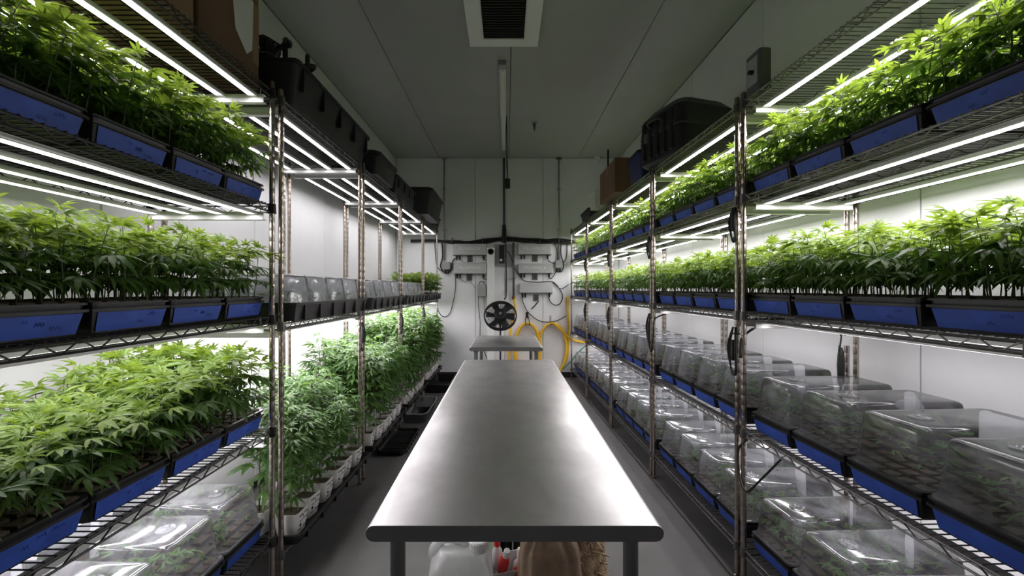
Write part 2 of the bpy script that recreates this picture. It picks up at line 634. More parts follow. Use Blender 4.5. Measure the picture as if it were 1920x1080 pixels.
def tray_meshes():
    b = MB()
    b.loft([(0.0, TX - .018, TY - .014, .02), (TH - .008, TX - .004, TY - .004, .02), (TH - .008, TX + .004, TY + .004, .022), (TH, TX + .004, TY + .004, .022),
            (TH, TX - .008, TY - .008, .018), (TH - .03, TX - .012, TY - .012, .018)], 2)
    body = auto_smooth(b.mesh('tray', 'tray_black'), 40)
    t = MB()
    x0, x1 = -(TX - .018) - .0015, -(TX - .0045) - .0015
    t.add([(x0, -.112, .004), (x0, .112, .004), (x1, .118, TH - .011), (x1, -.118, TH - .011),
           (x0 + .001, -.112, .004), (x0 + .001, .112, .004), (x1 + .001, .118, TH - .011), (x1 + .001, -.118, TH - .011)],
          [(0, 3, 2, 1), (4, 5, 6, 7), (0, 1, 5, 4), (1, 2, 6, 5), (2, 3, 7, 6), (3, 0, 4, 7)])
    tape = t.mesh('tape', 'tape_blue')
    i = MB()     # insert: rim standing above the tray and a grid of plug cells
    i.loft([(TH - .02, TX - .010, TY - .010, .015), (TH + .012, TX - .006, TY - .006, .015), (TH + .012, TX + .001, TY + .001, .018), (TH + .018, TX + .001, TY + .001, .018),
            (TH + .018, TX - .012, TY - .012, .012), (TH + .010, TX - .014, TY - .014, .012)], 2)
    ins = i.mesh('insert', 'tray_black')
    p = MB()
    for a in range(8):
        for c in range(5):
            x = -TX + .04 + a * (2 * TX - .08) / 7
            y = -TY + .03 + c * (2 * TY - .06) / 4
            p.box(x - .019, y - .019, TH + .004, x + .019, y + .019, TH + .021)
    plug = p.mesh('plugs', 'medium')
    return body, tape, ins, plug


TRAY, TAPE, INSERT, PLUGS = tray_meshes()


def scribble(seed):
    r = random.Random(seed)
    b = MB()
    x0, x1 = -(TX - .018) - .0022, -(TX - .0045) - .0022
    y = r.uniform(-.02, .03)
    for w in range(r.randint(2, 4)):
        n = r.randint(5, 9)
        zc = r.choice((.024, .036, .046))
        pts = []
        for i in range(n):
            z = zc + (.006 if i % 2 else -.005) * r.uniform(.5, 1.2)
            pts.append((x0 + (x1 - x0) * (z - .004) / (TH - .015), y - i * .0038, z))
        b.tube(spline(pts, 2), .00032, 3)
        y -= n * .0038 + .010
        if y < -.07:
            y = r.uniform(0, .06)
    return b.mesh('handwriting', 'tote_blue')


SCRIB = [scribble(i) for i in range(4)]


def tray(side, u, v, z, label, group, written=False):
    r = thing('tray', label, 'tray', place(side, u, v, z + .003), ROT[side] + rnd.uniform(-.012, .012), group, TRAY)
    obj('tape', TAPE, r)
    if written:
        obj('handwriting', SCRIB[rnd.randrange(4)], r)
    obj('insert', INSERT, r)
    p = obj('plugs', PLUGS, r)
    p['kind'] = 'stuff'
    return r


# ------------------------------------------------------------------ leaves and clone plants
def leaflet(L, w, segs, droop, fold, serr):
    V, Fc = [(0, 0, 0)], []
    for i in range(1, segs):
        t = i / segs
        wd_ = w * (math.sin(PI * min(1, t ** 0.85)) ** 0.9) + 0.0004
        if serr:
            wd_ *= 1.08 if i % 2 else 0.80
        y = L * t
        z = -droop * L * t * t
        V += [(-wd_, y, z + fold * wd_), (0, y, z), (wd_, y, z + fold * wd_)]
    V.append((0, L * 0.995, -droop * L))
    n = len(V) - 1
    Fc += [(0, 2, 1), (0, 3, 2)]
    for i in range(segs - 2):
        a = 1 + 3 * i
        Fc += [(a, a + 1, a + 4), (a, a + 4, a + 3), (a + 1, a + 2, a + 5), (a + 1, a + 5, a + 4)]
    a = 1 + 3 * (segs - 2)
    Fc += [(a, a + 1, n), (a + 1, a + 2, n)]
    return np.array(V, float), np.array(Fc, int)


def make_leaf(seed, nl, segs, serr, petiole, droop):
    """compound palmate leaf: unit longest leaflet, petiole from the origin along +y"""
    r = random.Random(seed)
    if nl == 7:
        spec = [(0, 1.0), (33, .92), (-33, .92), (66, .70), (-66, .70), (108, .36), (-108, .36)]
    elif nl == 5:
        spec = [(0, 1.0), (38, .86), (-38, .86), (82, .52), (-82, .52)]
    else:
        spec = [(0, 1.0), (45, .75), (-45, .75)]
    VV, FF = [], []
    o = 0
    pr = 0.012
    pv = np.array([(pr * math.cos(a), 0, pr * math.sin(a)) for a in (0.5, 2.6, 4.7)] + [(pr * .7 * math.cos(a), petiole, pr * .7 * math.sin(a)) for a in (0.5, 2.6, 4.7)])
    VV.append(pv)
    FF.append(np.array([(0, 1, 4), (0, 4, 3), (1, 2, 5), (1, 5, 4), (2, 0, 3), (2, 3, 5)]))
    o = 6
    for ang, ln in spec:
        l = ln * r.uniform(.92, 1.06)
        v, f = leaflet(l, 0.122 * (0.6 + .4 * ln), segs, droop * r.uniform(.6, 1.4), 0.35, serr)
        a = math.radians(ang + r.uniform(-5, 5))
        ca, sa = math.cos(a), math.sin(a)
        q = v.copy()
        q[:, 0] = v[:, 0] * ca + v[:, 1] * sa
        q[:, 1] = -v[:, 0] * sa + v[:, 1] * ca + petiole
        q[:, 2] -= np.hypot(v[:, 0], v[:, 1]) * 0.10
        VV.append(q)
        FF.append(f + o)
        o += len(q)
    return np.concatenate(VV), np.concatenate(FF)


def np_mesh(name, V, Fc, mats, mi=None, smooth=True):
    me = bpy.data.meshes.new(name)
    me.vertices.add(len(V))
    me.vertices.foreach_set('co', np.asarray(V, np.float32).ravel())
    n = len(Fc)
    me.loops.add(n * 3)
    me.loops.foreach_set('vertex_index', np.asarray(Fc, np.int32).ravel())
    me.polygons.add(n)
    me.polygons.foreach_set('loop_start', np.arange(0, n * 3, 3, dtype=np.int32))
    for m in mats:
        me.materials.append(MATS[m])
    if mi is not None:
        me.polygons.foreach_set('material_index', np.asarray(mi, np.int32))
    if smooth:
        me.polygons.foreach_set('use_smooth', np.ones(n, bool))
    me.update()
    me.validate()
    return me


NV = 5
LEAF_HI = [make_leaf(100 + i, 7 if i % 2 == 0 else 5, 8, True, .55, .22 + .10 * i) for i in range(NV)]
LEAF_LO = [make_leaf(100 + i, 5, 4, False, .55, .22 + .10 * i) for i in range(NV)]
LEAF_LO3 = [make_leaf(100 + i, 3, 3, False, .4, .22 + .10 * i) for i in range(NV)]
LEAF_OLD = [np_mesh('leaf', v, f, ['leaf_old']) for v, f in LEAF_HI]
LEAF_YOUNG = [np_mesh('leaf', v, f, ['leaf_young']) for v, f in LEAF_HI]
LEAF_POT = [np_mesh('leaf', v, f, ['leaf_pot']) for v, f in LEAF_HI]


def leaf_matrix(pos, az, el, size, roll=0.0):
    return Matrix.Translation(pos) @ Matrix.Rotation(az, 4, 'Z') @ Matrix.Rotation(el, 4, 'X') @ Matrix.Rotation(roll, 4, 'Y') @ Matrix.Scale(size, 4)


def clone_variant(seed, h=0.25):
    r = random.Random(seed)
    bend = (r.uniform(-.03, .03), r.uniform(-.03, .03))
    st = lambda t: Vector((bend[0] * t * t, bend[1] * t * t, h * t))
    leaves = []
    az0 = r.uniform(0, PI)
    nodes = [0.36, 0.60, 0.82, 0.95]
    for i, t in enumerate(nodes):
        size = (0.080, 0.092, 0.080, 0.050)[i] * r.uniform(.88, 1.15)
        el = (-0.10, 0.15, 0.42, 0.80)[i] + r.uniform(-.18, .18)
        for s in (0, 1):
            az = az0 + i * PI / 2 + s * PI + r.uniform(-.35, .35)
            leaves.append((r.randrange(NV), leaf_matrix(st(t), az, el, size, r.uniform(-.3, .3)), t > .8))
    leaves.append((r.randrange(NV), leaf_matrix(st(.99), r.uniform(0, 6), 1.15, 0.042, 0), True))
    b = MB().tube([st(0), st(.35), st(.7), st(1.0)], 0.0023, 5, r1=0.0013)
    return leaves, b


VARS = [clone_variant(s) for s in range(8)]
VAR_STEM = [b.mesh('clone_plant', 'stem', True) for _, b in VARS]


class Mass:
    """many plants joined into one mesh"""
    def __init__(s):
        s.V, s.F, s.M, s.n = [], [], [], 0

    def add(s, V, Fc, mi, M):
        A = np.array(M)
        s.V.append(V @ A[:3, :3].T + A[:3, 3])
        s.F.append(Fc + s.n)
        s.M.append(np.full(len(Fc), mi))
        s.n += len(V)

    def mesh(s, name, mats):
        return np_mesh(name, np.concatenate(s.V), np.concatenate(s.F), mats, np.concatenate(s.M))


STEM_LO = [(np.array(b.v), np.array([t for f in b.f if len(f) == 4 for t in ((f[0], f[1], f[2]), (f[0], f[2], f[3]))])) for _, b in VARS]
mass = Mass()


ROWS = ['aisle-edge', 'second', 'third', 'fourth', 'fifth', 'sixth', 'seventh', 'eighth']


def fill_tray(side, u, v, z, h, rows_own, label, group, seed, lo=LEAF_LO, skip=0.0):
    """clone plants on the 8 x 5 plugs: the first rows_own rows from the aisle as things, the rest into the mass"""
    r = random.Random(seed)
    base = place(side, u, v, z)
    R = Matrix.Translation(base) @ Matrix.Rotation(ROT[side], 4, 'Z')
    for a in range(8):
        for c in range(5):
            x = -TX + .04 + a * (2 * TX - .08) / 7 + r.uniform(-.008, .008)
            y = -TY + .03 + c * (2 * TY - .06) / 4 + r.uniform(-.008, .008)
            if r.random() < skip:
                continue
            k = r.randrange(len(VARS))
            s = h / 0.25 * r.uniform(.82, 1.16)
            leanx, leany = r.uniform(-.10, .10), r.uniform(-.10, .10)
            if a < 2:
                leany -= 0.10      # edge plants lean out over the aisle
            M = R @ Matrix.Translation((x, y, TH + .020)) @ Matrix.Rotation(leanx, 4, 'X') @ Matrix.Rotation(leany, 4, 'Y') @ Matrix.Rotation(r.uniform(0, 6.28), 4, 'Z') @ Matrix.Scale(s, 4)
            leaves = VARS[k][0]
            if a < rows_own:
                p = obj('clone_plant', VAR_STEM[k], None, M=M)
                side_no = c + 1 if side == 'L' else 5 - c
                tag(p, label % (ORD[side_no], ROWS[a]), 'plant', group)
                for li, LM, yg in leaves:
                    obj('leaf', (LEAF_YOUNG if yg else LEAF_OLD)[li], p, M=LM)
            else:
                for li, LM, yg in leaves:
                    V, Fc = lo[li]
                    mass.add(V, Fc, 1 if yg else 0, M @ LM)
                V, Fc = STEM_LO[k]
                mass.add(V, Fc, 2, M)


def tray_spots(side, k, n=4):
    v0, v1 = bay(side, k)
    return [v0 + (v1 - v0) * (i + .5) / n for i in range(n)]


U0 = 0.30
# left bay nearest the camera: three shelves of clones, one of domes
NAMES_L = {0.835: 'waist-high', 1.37: 'middle', 1.90: 'head-high'}
for z, h, own in ((0.835, 0.26, 5), (1.37, 0.215, 2), (1.90, 0.225, 2)):
    for i, v in enumerate(reversed(tray_spots('L', 0))):
        lab = 'blue-taped black tray, %s from the paired posts, %s shelf opposite the domes' % (ORD[i + 1], NAMES_L[z])
        tray('L', U0, v, z, lab, 'blue-taped trays on the %s shelf opposite the domes' % NAMES_L[z], True)
        pl = '%%s clone from post end, %%s row, %s tray from paired posts, %s shelf' % (ORD[i + 1], NAMES_L[z])
        fill_tray('L', U0, v, z, h * ((1.0, .88, .76, .70)[i] if z < 1 else 1.0), own, pl, 'clones in tray %s, %s shelf opposite the domes' % (ORD[i + 1], NAMES_L[z]), 1000 + int(z * 100) + i)
NAMES_R = {0.19: 'lowest', 0.79: 'waist-high', 1.38: 'middle', 1.97: 'head-high'}
for z, h in ((1.38, 0.205), (1.97, 0.180)):
    for k in range(5):
        for i, v in enumerate(tray_spots('R', k)):
            n = 20 - (k * 4 + i)
            lab = 'blue-taped black tray of clones, %s from the back wall, %s shelf, domed-tray side' % (ORD[n], NAMES_R[z])
            tray('R', U0, v, z, lab, 'blue-taped trays on the %s shelf, domed-tray side' % NAMES_R[z], k == 0)
            own = (2 if k == 0 else (2 if k == 1 and i < 3 else 0))
            pl = '%%s clone from far end, %%s row, %s clone tray from back wall, %s shelf' % (ORD[n], NAMES_R[z])
            fill_tray('R', U0, v, z, h * (1.08 if k == 0 else 1.0), own, pl, 'clones in the %s tray, %s shelf, domed-tray side' % (ORD[n], NAMES_R[z]),
                      2000 + int(z * 100) + k * 4 + i, LEAF_LO if k < 3 else LEAF_LO3, 0.0 if k < 2 else 0.25)
# small full plants at the far end of the long black trays
v0, v1 = bay('L', 4)
for i in range(3):
    vv = v0 + 0.25 + i * 0.31
    pt = thing('propagation_tray', 'black tray of bushy small plants in the long tray, %s from the back wall' % ORD[3 - i], 'tray', place('L', 0.228, vv, 1.349), PI, 'trays of small plants by the back wall', TRAY)
    obj('insert', INSERT, pt)
    obj('plugs', PLUGS, pt)['kind'] = 'stuff'
    fill_tray('L', 0.228, vv, 1.349, 0.23, 0, '', '', 3000 + i, LEAF_LO)
me = mass.mesh('clone_foliage', ['leaf_old', 'leaf_young', 'stem'])
thing('clone_foliage', 'dense green clone foliage filling the trays behind the front plants', 'foliage', me=me, kind='stuff')

# ------------------------------------------------------------------ humidity domes with cuttings
cut = Mass()


def cuttings(side, u, v, z, seed, n=26):
    r = random.Random(seed)
    R = Matrix.Translation(place(side, u, v, z)) @ Matrix.Rotation(ROT[side], 4, 'Z')
    for _ in range(n):
        x, y = r.uniform(-TX + .04, TX - .04), r.uniform(-TY + .03, TY - .03)
        h = r.uniform(.05, .10)
        P = Vector((x, y, TH + .02 + h))
        az = r.uniform(0, 6.28)
        for q in range(3):
            li = r.randrange(NV)
            V, Fc = LEAF_LO3[li]
            cut.add(V, Fc, 0, R @ leaf_matrix(P - Vector((0, 0, q * .015)), az + q * 2.1, r.uniform(-.1, .7), r.uniform(.03, .05)))


def dome_meshes(h, matname):
    b = MB()
    x, y = TX - .002, TY - .002
    b.loft([(0.0, x, y, .03), (0.006, x, y, .03), (0.0065, x - .010, y - .010, .026), (0.010, x - .0105, y - .0105, .026), (h - .060, x - .022, y - .020, .026), (h - .016, x - .027, y - .0245, .026),
            (h - .007, x - .0295, y - .027, .026), (h - .002, x - .035, y - .0325, .024), (h, x - .043, y - .040, .020), (h + .001, x - .060, y - .056, .016)], 4, cap0=False)
    d = b.mesh('humidity_dome', matname, True)
    v = MB()
    v.lathe([(0.034, h + .0005), (0.034, h + .005), (0.024, h + .006), (0.022, h + .002), (0.012, h + .002), (0.010, h + .006), (0.002, h + .006)], 20, (-.13, 0, 0), cap0=False)
    return auto_smooth(d, 34), v.mesh('vent', matname, True)


DOME_C, VENT_C = dome_meshes(0.185, 'dome_clear')
DOME_F, VENT_F = dome_meshes(0.185, 'dome_fog')


def dome(side, u, v, z, label, group, fog=False):
    r = thing('humidity_dome', label, 'dome', place(side, u, v, z), ROT[side] + rnd.uniform(-.03, .03), group, DOME_F if fog else DOME_C)
    obj('vent', VENT_F if fog else VENT_C, r)
    return r


for z in (0.19, 0.79):
    for k in range(5):
        for i, v in enumerate(tray_spots('R', k)):
            n = 20 - (k * 4 + i)
            tray('R', U0, v, z, 'blue-taped black tray under a dome, %s from the back wall, %s shelf' % (ORD[n], NAMES_R[z]), 'blue-taped trays under domes, %s shelf' % NAMES_R[z])
            dome('R', U0, v, z + TH + .021, 'clear humidity dome, %s from the back wall, %s shelf of the domed-tray side' % (ORD[n], NAMES_R[z]), 'humidity domes on the %s shelf' % NAMES_R[z])
            cuttings('R', U0, v, z, 4000 + k * 4 + i + int(z * 100))
for i, v in enumerate(reversed(tray_spots('L', 0))):
    tray('L', U0, v, 0.31, 'blue-taped black tray on the bottom shelf below clones, %s from the paired posts' % ORD[i + 1], 'blue-taped trays on the bottom shelf below the clones')
    dome('L', U0, v, 0.31 + TH + .021, 'fogged humidity dome on the bottom shelf below clones, %s from the paired posts' % ORD[i + 1], 'fogged domes on the bottom shelf below the clones', False)
    cuttings('L', U0, v, 0.31, 4300 + i)

# ------------------------------------------------------------------ long black trays with white-fogged domes (left bays, middle shelf)


def long_tray_mesh(L, W, h, matname):
    b = MB()
    x, y = W / 2, L / 2
    b.loft([(0, x - .022, y - .022, .03), (h - .012, x - .006, y - .006, .03), (h - .012, x, y, .03), (h, x, y, .03), (h, x - .012, y - .012, .025), (0.012, x - .030, y - .030, .025)], 2)
    n = 6
    for i in range(n):
        yy = -y + .09 + i * (L - .18) / (n - 1)
        for s in (-1, 1):
            xa, xb = s * (x - .021), s * (x - .001)
            lo, hi = min(xa, xb), max(xa, xb)
            b.box(lo, yy - .006, .004, hi, yy + .006, h - .011)
    return b.mesh('flood_tray', matname)


LT = long_tray_mesh(1.085, 0.60, 0.095, 'tray_grey')
for k in range(1, 5):
    v0, v1 = bay('L', k)
    u = 0.225 if k < 4 else 0.225
    thing('flood_tray', 'long ribbed black tray on the middle shelf, %s bay from the back wall' % ORD[5 - k], 'tray', place('L', u, (v0 + v1) / 2, 1.333), PI, 'long black trays on the middle shelf', LT)
cnt = 0
for k in (1, 2, 3):
    v0, v1 = bay('L', k)
    for i in range(4):
        v = v0 + 0.045 + (v1 - v0 - .09) * (i + .5) / 4
        cnt += 1
        r = thing('propagation_tray', 'black propagation tray inside the long black tray, %s from the paired posts' % ORD[cnt], 'tray', place('L', 0.235, v, 1.347), PI, 'propagation trays in the long black trays', INSERT)
        r.location.z -= 0.048
        dome('L', 0.235, v, 1.347 + 0.042, 'tall whitish dome in the long black trays, %s from the paired posts' % ORD[cnt], 'whitish domes in the long black trays', True)
        cuttings('L', 0.235, v, 1.30, 4500 + cnt, 34)
me = cut.mesh('cuttings', ['leaf_old'])
thing('cuttings', 'small green cuttings seen through the fogged domes', 'cuttings', me=me, kind='stuff')

# ------------------------------------------------------------------ potted plants on the bottom shelf (left bays)
LT2 = long_tray_mesh(1.085, 0.62, 0.055, 'tray_black')
for k in range(1, 5):
    v0, v1 = bay('L', k)
    thing('drip_tray', 'low black drip tray under the white pots, %s bay from the back wall' % ORD[5 - k], 'tray', place('L', 0.22, (v0 + v1) / 2, 0.203), PI, 'low black drip trays under the white pots', LT2)


def pot_meshes():
    b = MB()
    b.loft([(0, .052, .052, .02), (.05, .060, .060, .022), (.118, .066, .066, .024), (.122, .066, .066, .024), (.122, .062, .062, .022), (.095, .060, .060, .02)], 2)
    pot = auto_smooth(b.mesh('pot', 'pot_white'), 45)
    s = MB().loft([(.090, .0595, .0595, .02), (.101, .056, .056, .02)], 2)
    soil = s.mesh('soil', 'medium')
    p = MB()
    for (a0, a1, z0, z1) in ((-.045, -.012, .098, .103), (.004, .038, .098, .103), (-.040, .0, .072, .076), (.006, .030, .070, .074), (-.038, -.008, .03, .034), (.01, .034, .028, .032), (-.004, .000, .085, .103)):
        x = -(.0525 + (.066 - .052) * z0 / .12) - .0022
        p.box(x, a0, z0, x + .0012, a1, z1)
        p.box(a0, x, z0, a1, x + .0012, z1)
    q = len(p.v)
    p.lathe([(.009, 0), (.009, .0012)], 10)
    p.xform(Matrix.Translation((-.0615, .022, .052)) @ Matrix.Rotation(PI / 2, 4, 'Y'), q)
    q = len(p.v)
    p.lathe([(.009, 0), (.009, .0012)], 10)
    p.xform(Matrix.Translation((.020, -.0605, .052)) @ Matrix.Rotation(PI / 2, 4, 'X'), q)
    return pot, soil, p.mesh('print', 'ink')


POT, SOIL, PRINT = pot_meshes()


def pot_plant_variant(seed, h, big):
    r = random.Random(seed)
    bx, by = r.uniform(-.08, .08), r.uniform(-.08, .08)
    st = lambda t: Vector((bx * t * t, by * t * t, .095 + h * t))
    leaves, small = [], []
    b = MB().tube([st(i / 6) for i in range(7)], 0.0048, 6, r1=0.0018)
    n = 11
    for i in range(n):
        t = .22 + .76 * i / (n - 1)
        for s in (0, 1):
            az = i * PI / 2 + s * PI + r.uniform(-.5, .5)
            size = .15 * (1 - .40 * t) * r.uniform(.85, 1.2) * big
            leaves.append((r.randrange(NV), leaf_matrix(st(t), az, .35 - .5 * (1 - t) + r.uniform(-.2, .2), size, r.uniform(-.3, .3))))
        if 0.3 < t < .85:     # side branch with small leaves
            for s in (0, 1):
                az = i * PI / 2 + s * PI + r.uniform(-.3, .3)
                ln = r.uniform(.06, .16) * (1.2 - t)* big
                d = Vector((-math.sin(az), math.cos(az), .9))
                e = st(t) + d * ln
                b.tube([st(t), st(t) + d * ln * .5, e], .0018, 4)
                for q in range(4):
                    small.append((r.randrange(NV), leaf_matrix(st(t) + d * ln * (.5 + .12 * q), az + q * 2.2, r.uniform(0, .7), r.uniform(.075, .12) * big, 0)))
    return leaves, small, b


PVARS = []
for s in range(5):
    lv, sm, b = pot_plant_variant(50 + s, .78, 1.0)
    ms = Mass()
    for li, LM in sm:
        V, Fc = LEAF_LO[li]
        ms.add(V, Fc, 0, LM)
    ms2 = Mass()
    for li, LM in lv + sm:
        V, Fc = LEAF_LO[li]
        ms2.add(V, Fc, 0, LM)
    PVARS.append((lv, ms.mesh('foliage', ['leaf_pot']), ms2.mesh('foliage', ['leaf_pot']), b.mesh('stem', 'stem', True)))
nf = 0
rp = random.Random(31)
for k in range(1, 5):
    v0, v1 = bay('L', k)
    for row, u in ((0, 0.02), (1, 0.19), (2, 0.37)):
        n = 6
        for i in range(n):
            v = v0 + .05 + (v1 - v0 - .10) * (i + .5) / n + rp.uniform(-.012, .012)
            if k == 1 and row == 2 and i < 3:
                continue
            idx = (k - 1) * n + i + 1
            rown = ('aisle row', 'middle row', 'wall row')[row]
            lab = 'white bag pot with a bushy green plant, %s from the paired posts, %s' % (ORD[idx], rown)
            if v - v0 < 0.075 + .03 and u < .05:
                u_ = .085
            else:
                u_ = u
            r = thing('potted_plant', lab, 'potted plant', place('L', u_ + rp.uniform(-.01, .01), v, 0.217), PI + rp.uniform(-.2, .2), 'potted plants in the %s' % rown, None)
            obj('pot', POT, r)
            obj('soil', SOIL, r)
            q = rp.randrange(5)
            lv, fsm, fall, stm = PVARS[q]
            s = {1: .74, 2: .90, 3: 1.03, 4: 1.06}[k] * rp.uniform(.88, 1.06) * (1.0, 1.06, 1.1)[row]
            if k == 1 and row == 0:
                s *= .86
            PM = Matrix.Rotation(rp.uniform(0, 6.28), 4, 'Z') @ Matrix.Diagonal((s, s, s, 1)) @ Matrix.Translation((0, 0, (.095 / s - .095)))
            so = obj('stem', stm, r, M=PM)
            if row == 0:
                obj('print', PRINT, r)
                for li, LM in lv:
                    obj('leaf', LEAF_POT[li], r, M=PM @ LM)
                fo = obj('foliage', fsm, r, M=PM)
            else:
                fo = obj('foliage', fall, r, M=PM)
            fo['kind'] = 'stuff'

# ------------------------------------------------------------------ steel tables


def table(x, y0, y1, ztop, label, shelf_z, name='work_table', W=0.762):
    T = 0.042
    r = thing(name, label, 'table', (x, y0, 0), 0, 'stainless work tables')
    hw = W / 2
    prof = [(-hw + T / 2, -T / 2), (hw - T / 2, -T / 2)]
    sec = []
    for i in range(9):
        a = -PI / 2 + PI * i / 8
        sec.append((hw - T / 2 + T / 2 * math.cos(a), T / 2 * math.sin(a)))
    for i in range(9):
        a = PI / 2 + PI * i / 8
        sec.append((-hw + T / 2 + T / 2 * math.cos(a), T / 2 * math.sin(a)))
    L = y1 - y0
    b = MB()
    n = len(sec)
    V = []
    for yy, k in ((0, -.002), (.002, 0), (L - .002, 0), (L, -.002)):
        for sx, sz in sec:
            V.append((sx * (1 + k), yy, ztop - T / 2 + sz * (1 + k * 10)))
    Fc = [tuple(range(n - 1, -1, -1)), tuple(range(3 * n, 4 * n))]
    for j in range(3):
        for i in range(n):
            Fc.append((j * n + i, j * n + (i + 1) % n, (j + 1) * n + (i + 1) % n, (j + 1) * n + i))
    b.add(V, [tuple(reversed(f)) for f in Fc])
    b.m = [1, 1] + [0] * (len(b.m) - 2)
    me = b.mesh('tabletop', ['steel', 'steel_edge'])
    auto_smooth(me, 35)
    obj('tabletop', me, r)
    lm = auto_smooth(MB().lathe([(.012, 0), (.016, .03), (.0203, .035), (.0203, ztop - T - .02), (.026, ztop - T - .018), (.026, ztop - T)], 16).mesh('leg', 'leg_grey'), 40)
    for sx in (-.316, .316):
        for yy in (.07, L - .07):
            obj('leg', lm, r, (sx, yy, 0))
    if shelf_z:
        s = MB().bbox(-.345, .04, shelf_z - .03, .345, L - .04, shelf_z, .005)
        obj('undershelf', s.mesh('undershelf', 'galvanised'), r)
    return r


ZT = 0.896
table(0.022, 1.06, 3.53, ZT, 'long stainless steel work table in the middle of the aisle', None)
table(0.0, 4.28, 5.36, ZT, 'short stainless steel table below the fan by the back wall', None)

# ------------------------------------------------------------------ things under the table
US = 0.0
# large translucent jug with a white cap
jug = thing('jug', 'large milky plastic jug with white screw cap under the long table', 'jug', (-.205, 1.90, US), 0.10)
b = MB().loft([(0, .125, .11, .04), (.012, .142, .122, .045), (.24, .142, .122, .045), (.29, .132, .115, .05), (.325, .100, .09, .045), (.335, .090, .08, .04)], 4)
obj('body', auto_smooth(b.mesh('body', 'bottle_milky'), 50), jug)
obj('handle', MB().tube(spline([(-.115, 0, .25), (-.128, 0, .315), (-.08, 0, .362), (.0, 0, .352), (.02, 0, .325)]), .020, 8).mesh('handle', 'bottle_milky', True), jug)
obj('panel_rib', MB().bbox(-.02, -.1245, .06, -.006, -.118, .24, .002).mesh('panel_rib', 'bottle_milky'), jug)
cpm = MB().lathe([(.038, .322), (.043, .328), (.043, .366), (.039, .371), (.002, .372)], 24, (.078, -.03, 0))
for i in range(28):
    a = 2 * PI * i / 28
    cpm.box(.078 + .0430 * math.cos(a) - .0014, -.03 + .0430 * math.sin(a) - .0014, .330, .078 + .0430 * math.cos(a) + .0014, -.03 + .0430 * math.sin(a) + .0014, .362)
obj('cap', cpm.mesh('cap', 'white_plastic'), jug)
jug2 = thing('jug', 'pale green plastic jug standing behind the milky jug', 'jug', (-.165, 2.22, US), -0.1)
b = MB().loft([(0, .10, .10, .04), (.012, .11, .11, .04), (.34, .11, .11, .04), (.39, .08, .08, .04), (.40, .05, .05, .04), (.42, .05, .05, .04)], 4)
obj('body', auto_smooth(b.mesh('body', 'green_tint'), 50), jug2)
obj('cap', MB().lathe([(.052, .415), (.052, .445), (.048, .45)], 20).mesh('cap', 'green_tint'), jug2)
# carton with small bottles
car = thing('carton', 'small open carton with yellow label band holding bottles under the table', 'carton', (-.005, 2.02, US), 0.30)
b = MB()
for (x0, y0, x1, y1) in ((-.095, -.08, .095, -.076), (-.095, .076, .095, .08), (-.095, -.076, -.091, .076), (.091, -.076, .095, .076)):
    b.box(x0, y0, 0, x1, y1, .17)
b.box(-.091, -.076, 0, .091, .076, .004)
obj('box', b.mesh('box', 'paper'), car)
obj('label_band', MB().box(-.0955, -.0808, .10, .0955, -.0798, .155).mesh('label_band', 'yellow_card'), car)
obj('flap', MB().add([(-.095, -.080, .17), (.02, -.080, .17), (.02, -.12, .205), (-.095, -.12, .205), (-.095, -.078, .172), (.02, -.078, .172), (.02, -.118, .207), (-.095, -.118, .207)],
                     [(0, 1, 2, 3), (7, 6, 5, 4), (0, 4, 5, 1), (1, 5, 6, 2), (2, 6, 7, 3), (3, 7, 4, 0)]).mesh('flap', 'paper'), car)


def small_bottle(x, y, z, tilt, az, body, cap, label):
    r = thing('small_bottle', label, 'bottle', (x, y, z), 0, 'small bottles in the carton')
    b = MB().lathe([(.022, 0), (.025, .005), (.025, .085), (.012, .105), (.012, .112)], 14)
    M = Matrix.Rotation(az, 4, 'Z') @ Matrix.Rotation(tilt, 4, 'X')
    obj('body', auto_smooth(b.mesh('body', body), 40), r, M=M)
    c = MB().lathe([(.0155, .110), (.0155, .148), (.013, .151)], 14)
    obj('cap', c.mesh('cap', cap), r, M=M)


small_bottle(-.020, 2.02, .13, .45, .4, 'red_plastic', 'white_plastic', 'red squeeze bottle with white cap leaning in the carton')
small_bottle(.045, 1.975, .15, 1.1, 1.3, 'red_plastic', 'red_plastic', 'all-red squeeze bottle lying across the carton')
small_bottle(.050, 2.01, .09, .15, 2.0, 'white_plastic', 'white_plastic', 'all-white little bottle upright in the carton')
small_bottle(-.045, 2.07, .12, .1, 0, 'white_plastic', 'red_plastic', 'white little bottle with red cap at the back of the carton')
for i, (x, y) in enumerate(((-.075, 2.30), (.0, 2.33), (.075, 2.30))):
    r = thing('dark_bottle', 'black bottle behind the carton under the table, %s from the milky jug' % ORD[i + 1], 'bottle', (x, y, US), 0, 'black bottles behind the carton')
    obj('body', auto_smooth(MB().lathe([(.034, 0), (.036, .006), (.036, .20), (.018, .24), (.018, .255)], 16).mesh('body', 'fan_black'), 40), r)
    obj('cap', MB().lathe([(.021, .25), (.021, .29), (.018, .294)], 16).mesh('cap', 'fan_black'), r)


